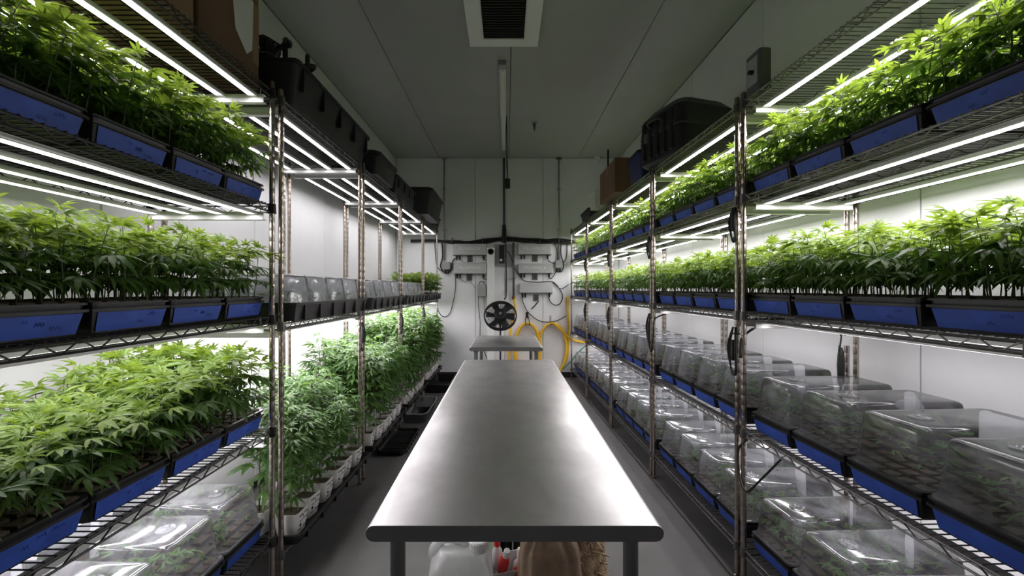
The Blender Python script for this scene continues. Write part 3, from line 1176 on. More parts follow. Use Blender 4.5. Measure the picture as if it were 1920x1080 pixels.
def cloth_pile(name, label, cat, loc, hx, hy, h, matname, seed, ruff, nz=16, na=48):
    r = random.Random(seed)
    ph = [(r.uniform(0, 6.28), r.randint(2, 11), r.uniform(.4, 1)) for _ in range(7)]
    V, Fc = [], []
    for j in range(nz + 1):
        t = j / nz
        for i in range(na):
            a = 2 * PI * i / na
            rr = (1 - .25 * t - .0 * t) * (1 - max(0, t - .8) * 2.6)
            w = sum(math.sin(n * a + p + t * 4 * c) * c for p, n, c in ph) / 7
            rr *= 1 + ruff * w
            V.append((hx * rr * math.copysign(abs(math.cos(a)) ** .7, math.cos(a)), hy * rr * math.copysign(abs(math.sin(a)) ** .7, math.sin(a)), h * t * (1 + .10 * w)))
    for j in range(nz):
        for i in range(na):
            a, b_ = j * na + i, j * na + (i + 1) % na
            Fc.append((a, b_, b_ + na, a + na))
    Fc += [tuple(range(na - 1, -1, -1)), tuple(range(nz * na, nz * na + na))]
    b = MB().add(V, Fc)
    return thing(name, label, cat, loc, 0, None, b.mesh(name, matname, True))


cloth_pile('sack', 'brown folded cloth sack under the long table', 'sack', (.195, 1.86, US), .155, .14, .46, 'sack_brown', 3, .12)
net = cloth_pile('net_bag', 'tan ruffled burlap bag slumped against the brown sack', 'bag', (.345, 2.08, US), .150, .15, .42, 'sack_tan', 9, .30, 26, 90)
rr = random.Random(5)
b = MB()
for i in range(46):
    x, y, z = rr.uniform(-.07, .12), -.11 + rr.uniform(-.02, .03), rr.uniform(.09, .38)
    pts = [(x + rr.uniform(-.02, .02) * q, y - .012 * (q % 2), z - .018 * q) for q in range(4)]
    b.tube(spline(pts, 3), .004, 4)
fr_ = obj('frayed_threads', b.mesh('frayed_threads', 'sack_tan', True), net)
fr_['kind'] = 'stuff'

# ------------------------------------------------------------------ fan behind the short table
fan = thing('pedestal_fan', 'black round pedestal fan standing behind the short table', 'fan', (-.078, 5.62, 0))
obj('base', auto_smooth(MB().lathe([(.19, 0), (.19, .012), (.17, .022), (.04, .03), (.028, .05)], 28).mesh('base', 'fan_black'), 40), fan)
obj('pole', MB().lathe([(.012, .04), (.012, 1.02)], 12).mesh('pole', 'fan_black', True), fan)
HM = Matrix.Translation((0, -.02, 1.135)) @ Matrix.Rotation(math.radians(-36), 4, 'X') @ Matrix.Rotation(PI / 2, 4, 'X')
R_ = .215
g = MB()
for s, zz in ((1, .045), (-1, -.045)):
    for rr_ in (.07, .12, .17):
        g.tube([(rr_ * math.cos(a), rr_ * math.sin(a), zz * (1.15 - .4 * rr_ / R_)) for a in [2 * PI * i / 32 for i in range(32)]], .0022, 4, True)
    for i in range(56):
        a = 2 * PI * i / 56
        g.tube([(q * math.cos(a + .35 * q / R_), q * math.sin(a + .35 * q / R_), zz * (1.15 - .55 * (q / R_) ** 3)) for q in (.06, .11, .16, R_)], .0026, 3)
obj('guard', g.mesh('guard', 'fan_black'), fan, M=HM)
obj('rim', auto_smooth(MB().lathe([(R_ - .006, -.030), (R_ + .006, -.030), (R_ + .010, 0), (R_ + .006, .030), (R_ - .006, .030), (R_ - .002, 0), (R_ - .006, -.030)], 44, cap0=False, cap1=False).mesh('rim', 'fan_black'), 40), fan, M=HM)
obj('hub', auto_smooth(MB().lathe([(.06, -.11), (.08, -.09), (.085, -.02), (.082, .052), (.06, .058), (.002, .06)], 24).mesh('hub', 'fan_black'), 40), fan, M=HM)
obj('badge', MB().lathe([(.022, .060), (.022, .062), (.018, .063)], 18).mesh('badge', 'dark_grey'), fan, M=HM)
bl = MB()
for k in range(6):
    q0 = len(bl.v)
    bl.add([(.05, -.025, -.012), (.19, -.075, -.016), (.195, .03, .012), (.05, .03, .012), (.05, -.025, -.009), (.19, -.075, -.013), (.195, .03, .015), (.05, .03, .015)],
           [(3, 2, 1, 0), (4, 5, 6, 7), (0, 1, 5, 4), (1, 2, 6, 5), (2, 3, 7, 6), (3, 0, 4, 7)])
    bl.xform(Matrix.Rotation(k * PI / 3, 4, 'Z'), q0)
obj('blades', bl.mesh('blades', 'fan_black'), fan, M=HM)
obj('bracket', MB().tube(spline([(0, .0, 1.0), (0, .05, 1.06), (0, .06, 1.10), (0, .03, 1.13)]), .016, 8).mesh('bracket', 'fan_black', True), fan)

# ------------------------------------------------------------------ back wall equipment
DB = 6.95


def bw(px, py, off=0.0):
    p = at(px, py, YB - off)
    return p


def supply(px0, px1, py0, py1, label, text, tcol='letter_pale'):
    off = .09
    a, c = at(px0, py1, YB - off), at(px1, py0, YB - off)
    r = thing('power_supply', label, 'power supply', ((a.x + c.x) / 2, YB - off, a.z), 0, 'grey power supplies on the back wall')
    hw, h = (c.x - a.x) / 2, c.z - a.z
    obj('housing', MB().bbox(-hw, 0, 0, hw, off, h, .006).mesh('housing', 'supply_grey'), r)
    obj('flange', MB().box(-hw - .01, .0, -.006, hw + .01, off, -.0005).mesh('flange', 'dark_grey'), r)
    if text:
        cu = bpy.data.curves.new('lettering', 'FONT')
        cu.body = text
        cu.size = .072
        cu.space_character = 1.25
        cu.align_x = 'CENTER'
        cu.align_y = 'CENTER'
        cu.extrude = .001
        to = bpy.data.objects.new('tmp_text', cu)
        COL.objects.link(to)
        dg = bpy.context.evaluated_depsgraph_get()
        me = bpy.data.meshes.new_from_object(to.evaluated_get(dg))
        bpy.data.objects.remove(to, do_unlink=True)
        me.materials.clear()
        me.materials.append(MATS[tcol])
        me.name = 'lettering'
        obj('lettering', me, r, M=Matrix.Translation((0, -.0012, h * .56)) @ Matrix.Rotation(PI / 2, 4, 'X'))
        k = hw * .62
        fm = MB()
        for z in (h * .56 - .045, h * .56 + .043):
            fm.box(-k, -.0015, z, k, .0, z + .003)
        for x in (-k, k - .003):
            fm.box(x, -.0015, h * .56 - .045, x + .003, 0, h * .56 + .046)
        obj('label_frame', fm.mesh('label_frame', 'box_grey'), r)
    for x in (-hw + .05, -hw + .10, hw - .05):
        obj('plug', MB().lathe([(.013, 0), (.016, -.01), (.013, -.06), (.007, -.075)], 10).mesh('plug', 'cable'), r, (x, .05, -.006))
    return r


supply(850, 912, 457, 478, 'upper grey power supply between the junction box and white duct', 'FLUENCE')
supply(851, 912, 493, 513, 'lower grey power supply between the junction box and white duct', 'FLUENCE')
supply(972, 1033, 457, 477, 'top grey power supply of the three beside the black pipe', 'FLUENCE')
supply(972, 1036, 494, 512, 'middle grey power supply of the three beside the black pipe', 'FLUENCE')
supply(974, 1036, 531, 549, 'bottom grey power supply of the three beside the black pipe', 'FLUENCE', 'supply_grey')
for i, (px, py, lab) in enumerate(((881, 485, 'dark square tag hanging under the upper supply near white duct'), (880, 520, 'dark square tag hanging under the lower supply near white duct'),
                                   (1003, 484, 'dark square tag below the top supply beside black pipe'), (1003, 519, 'dark square tag below the middle supply beside black pipe'),
                                   (1005, 558, 'dark square tag below the bottom supply beside black pipe'))):
    c = at(px, py, YB - .02)
    t = thing('hanging_tag', lab, 'tag', (c.x, YB - .02, c.z), 0, 'dark tags under the power supplies')
    obj('plate', MB().bbox(-.045, 0, -.055, .045, .018, .05, .004).mesh('plate', 'dark_grey'), t)
    obj('slot', MB().bbox(-.012, -.003, -.03, .012, 0, .01, .001).mesh('slot', 'cable'), t)


def cable(name, pts, r, m, label, cat='cable', group=None, n=6):
    P = spline(pts, 7)
    return thing(name, label, cat, (0, 0, 0), 0, group, MB().tube(P, r, n).mesh(name, m, True))


# trunk of bundled cables
bund = thing('cable_bundle', 'thick bundle of black cables strung along the back wall', 'cable bundle')
rb = random.Random(3)
for i in range(7):
    pts = []
    for j, px in enumerate((770, 820, 860, 900, 945, 985, 1020, 1050, 1090, 1140)):
        sag = (452, 452, 454, 454, 449, 451, 453, 452, 453, 455)[j]
        w = .034 if 830 < px < 1060 else .012
        p = bw(px, sag, .045 + rb.uniform(-.02, .02))
        pts.append((p.x, p.y, p.z + rb.uniform(-w, w)))
    obj('cable', MB().tube(spline(pts, 5), .016, 6).mesh('cable', 'cable', True), bund)
for px in (848, 905, 962, 1012, 1047):
    p = bw(px, 452, .045)
    q = MB().lathe([(.056, -.006), (.058, 0), (.056, .006)], 14, cap0=False, cap1=False).xform(Matrix.Translation(p) @ Matrix.Rotation(PI / 2, 4, 'Y'))
    obj('cable_tie', q.mesh('cable_tie', 'dark_grey'), bund)

loopC = 'black cables looping on the back wall'
C = lambda *a: [bw(x, y, .03) for x, y in a]
cable('power_cable', C((828, 452), (830, 480), (826, 500), (836, 512), (846, 505), (849, 490), (854, 484)), .011, 'cable', 'thick black cable looping round the junction box near the potted plants', group=loopC)
cable('power_cable', C((815, 455), (817, 480), (820, 500), (832, 510)), .007, 'cable', 'thin black cable dropping beside the potted-plant rack end', group=loopC)
cable('power_cable', C((854, 516), (854, 540), (850, 565), (843, 588), (832, 594), (823, 586), (820, 575)), .007, 'cable', 'long black cable curving from lower supply to the potted-plant rack', group=loopC)
cable('power_cable', C((905, 480), (906, 486), (911, 489), (917, 489)), .006, 'cable', 'short black hook of cable under the upper supply', group=loopC)
cable('power_cable', C((905, 516), (906, 522), (911, 524), (917, 520)), .006, 'cable', 'short black hook of cable under the lower supply', group=loopC)
cable('power_cable', C((1028, 479), (1028, 488), (1036, 493), (1044, 493)), .007, 'cable', 'short black cable from the top supply to the junction box', group=loopC)
cable('power_cable', C((1040, 455), (1044, 470), (1045, 490), (1042, 510), (1034, 522), (1029, 520), (1028, 513)), .007, 'cable', 'black cable from the bundle round to the middle supply', group=loopC)
cable('power_cable', C((1052, 455), (1052, 478), (1057, 495), (1054, 508), (1048, 509), (1045, 503)), .010, 'cable', 'thick black cable looping under the junction box near the hoses', group=loopC)
cable('power_cable', C((1063, 455), (1063, 475), (1060, 488), (1053, 493)), .008, 'cable', 'black cable dropping beside the domed rack end into the junction box', group=loopC)
cable('power_cable', C((951, 470), (958, 482), (964, 500), (975, 518), (985, 527), (1010, 529), (1035, 528), (1048, 540), (1055, 556), (1050, 569), (1040, 572), (1031, 564), (1029, 552)), .008, 'cable', 'long black cable sweeping across the three supplies into a loop', group=loopC)
cable('power_cable', C((979, 552), (980, 565), (990, 585), (1008, 600), (1025, 604), (1045, 601), (1062, 592)), .008, 'cable', 'black cable swagging from the bottom supply across the yellow hoses', group=loopC)
cable('power_cable', C((1036, 529), (1050, 541), (1060, 538), (1066, 533)), .007, 'cable', 'short black cable reaching from the sweep to the domed rack', group=loopC)
cable('power_cable', C((859, 482), (866, 490), (880, 493), (900, 493), (912, 492)), .004, 'cable_grey', 'thin grey wire sagging under the upper supply', group=loopC)
cable('power_cable', C((860, 520), (866, 526), (876, 528), (884, 530), (890, 539)), .004, 'cable_grey', 'thin grey wire sagging under the lower supply', group=loopC)
cable('power_cable', C((1010, 565), (1003, 573), (997, 579)), .010, 'cable', 'short dark plug hanging below the bottom supply', group=loopC)
# conduits
for px, y0, y1, lab in ((833, 297, 488, 'grey steel conduit running down to the junction box near the potted plants'), (1048, 297, 488, 'grey steel conduit with rusty top near the domed rack'),):
    a, c = bw(px, y0, .03), bw(px, y1, .03)
    t = thing('conduit', lab, 'conduit', (a.x, YB - .03, c.z), 0, 'vertical conduits')
    obj('pipe', MB().lathe([(.013, 0), (.013, a.z - c.z)], 10).mesh('pipe', 'conduit', True), t)
    obj('flange', MB().lathe([(.05, a.z - c.z - .01), (.045, a.z - c.z)], 14).mesh('flange', 'rust' if px > 900 else 'conduit'), t)
    for q in (.3, .7):
        obj('clamp', MB().box(-.03, .005, (a.z - c.z) * q - .012, .03, .03, (a.z - c.z) * q + .012).mesh('clamp', 'conduit'), t)
a, c = bw(945, 297, .03), bw(945, 455, .03)
t = thing('conduit', 'dark central conduit dropping from the ceiling to the cable bundle', 'conduit', (a.x, YB - .03, c.z), 0, 'vertical conduits')
obj('pipe', MB().lathe([(.017, 0), (.017, a.z - c.z)], 10).mesh('pipe', 'dark_grey', True), t)
obj('sleeve', MB().lathe([(.04, 0), (.035, .15), (.028, .30)], 10).mesh('sleeve', 'cable'), t)
for px, py, lab in ((837, 498, 'grey junction box with two plugs near the potted plants'), (1048, 495, 'grey junction box with two plugs near the domed rack')):
    p = bw(px, py, .08)
    t = thing('junction_box', lab, 'box', (p.x, YB - .08, p.z - .065), 0, 'grey junction boxes')
    obj('case', MB().bbox(-.06, 0, 0, .06, .08, .13, .006).mesh('case', 'box_grey'), t)
    for x in (-.025, .025):
        obj('plug', MB().lathe([(.014, 0), (.016, -.04), (.009, -.07)], 10).mesh('plug', 'cable'), t, (x, .04, 0))
# white duct with round black opening
p0, p1 = bw(913, 478, .08), bw(927, 478, .08)
wd_ = p1.x - p0.x
dz = bw(913, 478, .08).z
t = thing('wall_duct', 'tall white square duct down the back wall beside the fan', 'duct', ((p0.x + p1.x) / 2, YB - .09, 0))
obj('channel', MB().bbox(-wd_ / 2, 0, 0.0, wd_ / 2, .09, dz, .005).mesh('channel', 'white_paint'), t)
obj('head', MB().bbox(-wd_ / 2 - .004, -.006, dz - .03, wd_ / 2 + .004, .09, dz + .12, .008).mesh('head', 'white_paint'), t)
obj('lens', MB().lathe([(.052, 0), (.05, -.01), (.035, -.012), (.033, .0), (.002, .002)], 22).mesh('lens', 'fan_black'), t, M=Matrix.Translation((0, -.006, dz + .055)) @ Matrix.Rotation(-PI / 2, 4, 'X'))
obj('seam', MB().box(-wd_ / 2, -.0015, .9, wd_ / 2, 0, .905).mesh('seam', 'box_grey'), t)
p0, p1 = bw(926, 500, .03), bw(962, 458, .03)
thing('electrical_panel', 'flat grey electrical panel behind the central conduit', 'panel', (p0.x, YB - .03, p0.z), 0, None, MB().bbox(0, 0, 0, p1.x - p0.x, .03, p1.z - p0.z, .004).mesh('electrical_panel', 'box_grey'))
p0, p1 = bw(936, 493, .12), bw(946, 459, .12)
t = thing('controller_box', 'black controller box with small white button on the grey panel', 'controller', (p0.x, YB - .10, p0.z))
obj('case', MB().bbox(0, 0, 0, p1.x - p0.x, .068, p1.z - p0.z, .005).mesh('case', 'fan_black'), t)
obj('button', MB().bbox(.01, -.006, .03, .05, 0, .07, .003).mesh('button', 'white_plastic'), t)
p0 = bw(904, 556, .07)
t = thing('adapter_box', 'pale grey box hung on a cord beside the white duct', 'box', (p0.x, YB - .07, p0.z))
obj('case', MB().bbox(-.075, 0, 0, .065, .07, .20, .008).mesh('case', 'box_grey'), t)
obj('loop', MB().tube(spline([(-.06, .03, .2), (-.03, .03, .25), (.02, .03, .25), (.03, .03, .2)]), .006, 5).mesh('loop', 'cable', True), t)
obj('tail', MB().tube(spline([(.02, .03, 0), (.03, .03, -.10), (.045, .03, -.30)]), .006, 5).mesh('tail', 'cable_grey', True), t)
cable('power_cable', C((898, 540), (897, 570), (900, 600), (901, 640), (912, 670), (918, 690)), .006, 'cable', 'thin black cord hanging down beside the pale grey box', group=loopC)
cable('power_cable', [bw(948, 430, .08), bw(949, 500, .08), bw(949, 552, .10), Vector((-.02, 5.75, 1.36))], .012, 'cable', 'black cord dropping from the bundle to the fan', group=loopC)
# black pipe with yellow hose
a, c = bw(963, 455, .06), bw(963, 556, .06)
t = thing('water_pipe', 'black vertical water pipe beside the three supplies', 'pipe', (a.x, YB - .06, c.z))
obj('pipe', MB().lathe([(.018, 0), (.018, a.z - c.z)], 12).mesh('pipe', 'dark_grey', True), t)
for q in (.35, .95):
    obj('clamp', MB().box(-.045, .0, (a.z - c.z) * q - .015, .045, .06, (a.z - c.z) * q + .015).mesh('clamp', 'conduit'), t)
obj('connector', MB().lathe([(.026, -.05), (.028, -.03), (.028, 0), (.02, .02)], 12).mesh('connector', 'rust'), t)
H = lambda off, *a: [bw(x, y, off) for x, y in a]
cable('hose', H(.07, (964, 560), (966, 575), (964, 588), (958, 610), (956, 640), (955, 670), (958, 700)), .020, 'hose_yellow', 'yellow hose hanging straight down from the black pipe', 'hose', 'yellow hoses', 8)


def coil(cx, cy, rx, ry, turns, label, off):
    rr = random.Random(int(cx))
    t = thing('hose_coil', label, 'hose', (0, 0, 0), 0, 'yellow hoses')
    for k in range(turns):
        pts = []
        jx, jy = rr.uniform(-2.5, 2.5), rr.uniform(0, 5)
        for i in range(14):
            a = 2 * PI * i / 14
            y = cy - ry * math.sin(a) if math.sin(a) > 0 else cy - (ry + jy) * math.sin(a)
            p = bw(cx + (rx + jx) * math.cos(a), y, off + .03 * k + rr.uniform(-.006, .006))
            pts.append(p)
        obj('loop', MB().tube(spline(pts, 4, True), .020, 8, True).mesh('loop', 'hose_yellow', True), t)
    return t


coil(989, 652, 23, 46, 3, 'coil of yellow hose on the wall hook beside the fan', .05)
coil(1036, 652, 26, 46, 2, 'looser coil of yellow hose next to the domed rack', .05)
cable('hose', H(.05, (1064, 556), (1065, 600), (1065, 640), (1063, 670), (1052, 690), (1040, 702)), .020, 'hose_yellow', 'yellow hose hanging straight beside the domed rack end', 'hose', 'yellow hoses', 8)
cable('hose', H(.10, (1040, 608), (1055, 622), (1066, 632), (1080, 639), (1100, 641), (1125, 634)), .020, 'hose_yellow', 'yellow hose draped sideways into the domed rack', 'hose', 'yellow hoses', 8)
cable('hose', H(.12, (1102, 645), (1085, 660), (1068, 680), (1055, 692)), .010, 'hose_green', 'thin green hose running down into the domed rack', 'hose', None, 6)
p = bw(988, 605, .0)
t = thing('hose_hook', 'black metal hook holding the yellow hose coil', 'hook', (p.x, YB, p.z))
for x in (-.025, .035):
    obj('prong', MB().tube(spline([(0, -.012, .16), (x, -.02, .05), (x, -.05, -.03), (x, -.13, -.025), (x, -.15, .02)]), .007, 6).mesh('prong', 'cable', True), t)
obj('backplate', MB().bbox(-.02, -.012, .08, .025, 0, .18, .003).mesh('backplate', 'cable'), t)
p = bw(1032, 606, .0)
t = thing('hose_hook', 'grey metal hook holding the looser yellow hose coil', 'hook', (p.x, YB, p.z))
obj('prong', MB().tube(spline([(0, -.006, .11), (0, -.012, .0), (0, -.05, -.03), (0, -.12, -.025), (0, -.14, .02)]), .008, 6).mesh('prong', 'conduit', True), t)
obj('backplate', MB().bbox(-.015, -.006, .02, .015, 0, .13, .002).mesh('backplate', 'conduit'), t)

# ------------------------------------------------------------------ ceiling things
t = thing('ceiling_unit', 'white framed ceiling air unit with dark grille above the table', 'air unit', (-.015, 2.5, ZC))
x0, x1, y0, y1 = -.305, .295, 0, 1.20
fx = .115
b = MB()
b.box(x0, y0, -.05, x0 + fx, y1, 0); b.box(x1 - fx, y0, -.05, x1, y1, 0)
b.box(x0 + fx, y0, -.05, x1 - fx, y0 + fx, 0); b.box(x0 + fx, y1 - fx, -.05, x1 - fx, y1, 0)
obj('frame', b.mesh('frame', 'white_paint'), t)
b = MB()
for x in (x0 + fx, x1 - fx - .012):
    b.box(x, y0 + fx, -.058, x + .012, y1 - fx, -.02)
for y in (y0 + fx, y1 - fx - .012):
    b.box(x0 + fx + .012, y, -.058, x1 - fx - .012, y + .012, -.02)
obj('inner_frame', b.mesh('inner_frame', 'white_plastic'), t)
for i in range(30):
    y = y0 + fx + .02 + i * (y1 - y0 - 2 * fx - .04) / 29
    obj('slat', MB().box(x0 + fx + .013, y - .004, -.05, x1 - fx - .013, y + .004, -.03).mesh('slat', 'grille_dark'), t)
obj('filter', MB().box(x0 + fx + .012, y0 + fx + .012, -.025, x1 - fx - .012, y1 - fx - .012, -.018).mesh('filter', 'grille_dark'), t)
t = thing('ceiling_fixture', 'unlit slim white light channel on the ceiling above the aisle', 'ceiling light', (-.035, 4.02, ZC))
obj('channel', MB().bbox(-.035, 0, -.05, .035, 2.45, 0, .005).mesh('channel', 'white_paint'), t)
obj('end_cap', MB().bbox(-.037, -.02, -.053, .037, .07, 0, .005).mesh('end_cap', 'box_grey'), t)
obj('cover', MB().bbox(-.026, .08, -.062, .026, 2.43, -.049, .006).mesh('cover', 'white_plastic'), t)
t = thing('pendant_socket', 'black pendant cord with a socket end hanging from the ceiling channel', 'cord', (.005, 5.15, ZC - .06))
obj('cord', MB().tube(spline([(0, 0, 0), (.004, 0, -.4), (.015, 0, -.78)]), .006, 6).mesh('cord', 'cable', True), t)
obj('cord', MB().tube(spline([(0, .015, 0), (-.012, .015, -.35), (.012, .01, -.78)]), .004, 6).mesh('cord', 'cable', True), t)
obj('socket', MB().bbox(-.018, -.02, -.90, .045, .03, -.78, .006).mesh('socket', 'cable'), t)
t = thing('sprinkler_head', 'small metal sprinkler head on the ceiling', 'sprinkler', (.372, 5.5, ZC))
obj('escutcheon', MB().lathe([(.045, 0), (.04, -.012), (.02, -.02)], 18).mesh('escutcheon', 'conduit'), t)
obj('body', MB().lathe([(.02, -.015), (.02, -.05), (.012, -.055), (.012, -.075), (.022, -.078), (.022, -.084)], 12).mesh('body', 'dark_grey'), t)
obj('pin', MB().lathe([(.006, -.084), (.004, -.125)], 8).mesh('pin', 'dark_grey'), t)
p = bw(1119, 299, .06)
t = thing('security_camera', 'little white dome camera high on the back wall', 'camera', (p.x, YB - .05, p.z))
obj('housing', auto_smooth(MB().lathe([(.05, 0), (.055, -.02), (.05, -.045), (.03, -.05)], 18).mesh('housing', 'white_plastic'), 40), t, M=Matrix.Rotation(-PI / 2, 4, 'X') @ Matrix.Translation((0, 0, -.05)) @ Matrix.Rotation(PI, 4, 'X') @ Matrix.Translation((0, 0, 0)))
obj('lens', MB().lathe([(.03, 0), (.026, .012), (.002, .016)], 16).mesh('lens', 'fan_black'), t, M=Matrix.Translation((0, -.005, 0)) @ Matrix.Rotation(PI / 2, 4, 'X'))
p = at(1140, 311, 6.6)
t = thing('mounting_bracket', 'thin black bracket standing on the brown box end of the top shelf', 'bracket', (p.x, 6.6, 2.452))
obj('upright', MB().bbox(-.012, -.012, 0, .012, .012, p.z - 2.452 + .28, .002).mesh('upright', 'fan_black'), t)
obj('foot', MB().bbox(-.05, -.04, 0, .05, .04, .02, .003).mesh('foot', 'fan_black'), t)

# ------------------------------------------------------------------ things on the top shelves
ZS = 2.4525


def tote(name, label, cat, x0, y0, x1, y1, h, taper, mbody, mlid, rz=0.0, lid=True, ribs=0):
    cx, cy = (x0 + x1) / 2, (y0 + y1) / 2
    hx, hy = abs(x1 - x0) / 2, abs(y1 - y0) / 2
    t = thing(name, label, cat, (cx, cy, ZS), rz)
    bh = h - (.035 if lid else 0)
    b = MB().loft([(0, hx - taper, hy - taper, .03), (bh - .02, hx - .012, hy - .012, .03), (bh - .02, hx - .002, hy - .002, .03), (bh, hx - .002, hy - .002, .03)] +
                  ([] if lid else [(bh, hx - .018, hy - .018, .02), (.02, hx - taper - .015, hy - taper - .015, .02)]), 3)
    for i in range(ribs):
        yy = -hy + .08 + i * (2 * hy - .16) / max(1, ribs - 1)
        for s in (-1, 1):
            xa, xb = s * (hx - taper * .6), s * (hx - .006)
            b.box(min(xa, xb), yy - .007, bh * .35, max(xa, xb), yy + .007, bh - .02)
    obj('body', auto_smooth(b.mesh('body', mbody), 40), t)
    if lid:
        b = MB().loft([(bh - .004, hx + .006, hy + .006, .03), (bh + .012, hx + .006, hy + .006, .03), (bh + .014, hx - .02, hy - .02, .03), (h, hx - .035, hy - .035, .03)], 3)
        obj('lid', auto_smooth(b.mesh('lid', mlid), 40), t)
    for s in (-1, 1):
        obj('handle', MB().bbox(-.06, s * (hy + .004) - .012, bh - .06, .06, s * (hy + .004) + .012, bh - .03, .004).mesh('handle', mbody), t)
    return t


def carton(label, x0, y0, x1, y1, h, m, rz=0.0):
    t = thing('cardboard_box', label, 'box', ((x0 + x1) / 2, (y0 + y1) / 2, ZS), rz, 'cardboard boxes on the top shelves')
    hx, hy = (x1 - x0) / 2, (y1 - y0) / 2
    obj('box', MB().bbox(-hx, -hy, 0, hx, hy, h, .004).mesh('box', m), t)
    obj('tape', MB().box(-hx - .001, -.025, h - .10, hx + .001, .025, h + .0012).mesh('tape', 'cardboard_pale'), t)
    return t


bx = carton('brown cardboard box with torn paper label on the top shelf by paired posts', -1.66, 1.62, -1.20, 2.02, .52, 'cardboard')
obj('paper_label', MB().add([(.232, .02, .20), (.232, .10, .13), (.232, .14, .17), (.232, .15, .40), (.232, -.02, .47), (.234, .02, .20), (.234, .10, .13), (.234, .14, .17), (.234, .15, .40), (.234, -.02, .47)],
                            [(0, 1, 2, 3, 4), (9, 8, 7, 6, 5), (0, 5, 6, 1), (1, 6, 7, 2), (2, 7, 8, 3), (3, 8, 9, 4), (4, 9, 5, 0)]).mesh('paper_label', 'paper'), bx)
obj('card_patch', MB().box(.231, .145, .12, .2325, .195, .40).mesh('card_patch', 'cardboard_pale'), bx)
carton('plain brown cardboard box on the top shelf, cut by the photo edge', -1.66, 1.00, -1.20, 1.60, .50, 'cardboard_pale')
tote('storage_tote', 'big long black tote on the top shelf beside the cardboard boxes', 'tote', -1.60, 2.10, -1.05, 3.24, .215, .05, 'tote_black', 'tote_black', lid=False, ribs=5)
# black machine on top of the long tote
t = thing('black_equipment', 'tangle of black brackets and hoses heaped on the long black tote', 'equipment', (-1.40, 2.35, ZS + .2155))
rq = random.Random(12)
b = MB()
b.bbox(-.15, -.15, 0, .16, .30, .10, .02)
obj('body', b.mesh('body', 'fan_black'), t)
for i in range(9):
    pts = [(rq.uniform(-.12, .16), rq.uniform(-.14, .28), .09)]
    for q in range(4):
        x, y, z = pts[-1]
        pts.append((x + rq.uniform(-.08, .08), y + rq.uniform(-.10, .10), .13 + rq.uniform(0, .14)))
    pts.append((pts[-1][0], pts[-1][1], .09))
    obj('hose', MB().tube(spline(pts, 5), .014, 6).mesh('hose', 'fan_black', True), t)
tote('storage_tote', 'small black lidded tote behind the long tote on the top shelf', 'tote', -1.50, 3.42, -1.04, 3.98, .20, .03, 'tote_black', 'tote_black')
tote('storage_tote', 'flat black tray-like tote, second after the long black tote', 'tote', -1.52, 4.08, -1.06, 4.95, .17, .03, 'tote_black', 'tote_black', lid=False, ribs=4)
tote('storage_tote', 'tall black tote overhanging the shelf near the back wall', 'tote', -1.45, 5.25, -.93, 6.15, .34, .06, 'tote_black', 'tote_black')
tote('storage_tote', 'low black bin on the top shelf, last before the back wall', 'tote', -1.50, 6.25, -1.05, 6.72, .16, .04, 'tote_black', 'tote_black', lid=False)
# right side
t = thing('black_case', 'rounded black hard case with ribs leaning on the top shelf', 'case', (1.385, 3.20, ZS), math.radians(17))
b = MB().loft([(0.0, .23, .22, .05), (.02, .25, .24, .06), (.20, .26, .25, .06), (.21, .255, .245, .06), (.22, .26, .25, .06), (.36, .25, .24, .07), (.42, .20, .19, .08), (.43, .15, .14, .08)], 5)
obj('shell', auto_smooth(b.mesh('shell', 'tote_black'), 35), t)
for y in (-.15, -.07, .01, .09, .17):
    obj('rib', MB().bbox(-.268, y - .018, .05, -.235, y + .018, .34, .006).mesh('rib', 'tote_black'), t)
obj('handle', MB().tube(spline([(-.25, -.07, .27), (-.30, -.06, .30), (-.30, .06, .30), (-.25, .07, .27)]), .012, 8).mesh('handle', 'fan_black', True), t)
obj('latch', MB().bbox(-.276, .10, .18, -.25, .15, .25, .004).mesh('latch', 'dark_grey'), t)
tote('storage_tote', 'dark blue tote with black lid behind the hard case', 'tote', 1.13, 3.56, 1.60, 3.92, .26, .03, 'tote_blue', 'tote_black')
carton('brown cardboard box on the top shelf above the hose end', 1.07, 4.10, 1.55, 4.74, .34, 'cardboard')
t = thing('clear_container', 'small clear plastic container at the end of the top shelf', 'container', (1.11, 5.02, ZS), .2)
obj('body', MB().loft([(0, .07, .08, .02), (.19, .085, .095, .02), (.19, .09, .10, .02), (.20, .09, .10, .02)], 3, cap1=False).mesh('body', 'bottle_milky', True), t)
obj('lid', MB().loft([(.201, .092, .102, .02), (.215, .092, .102, .02)], 3).mesh('lid', 'white_plastic'), t)
tote('storage_tote', 'low dark bin on the top shelf near the back wall, hose end', 'tote', 1.08, 5.5, 1.5, 6.1, .12, .03, 'tote_black', 'tote_black', lid=False)
t = thing('ballast_box', 'grey metal ballast box on the top shelf above the first chrome post', 'box', (1.235, 2.03, ZS), RA)
obj('case', MB().bbox(-.03, -.05, 0, .03, .06, .20, .006).mesh('case', 'dark_grey'), t)
obj('face_plate', MB().bbox(-.033, -.035, .04, -.030, .045, .17, .001).mesh('face_plate', 'box_grey'), t)
obj('knob', MB().lathe([(.012, 0), (.010, .02)], 10).mesh('knob', 'cable'), t, M=Matrix.Translation((-.033, 0, .10)) @ Matrix.Rotation(-PI / 2, 4, 'Y'))

# ------------------------------------------------------------------ cables on the racks
LG = 'black light cables on the racks'


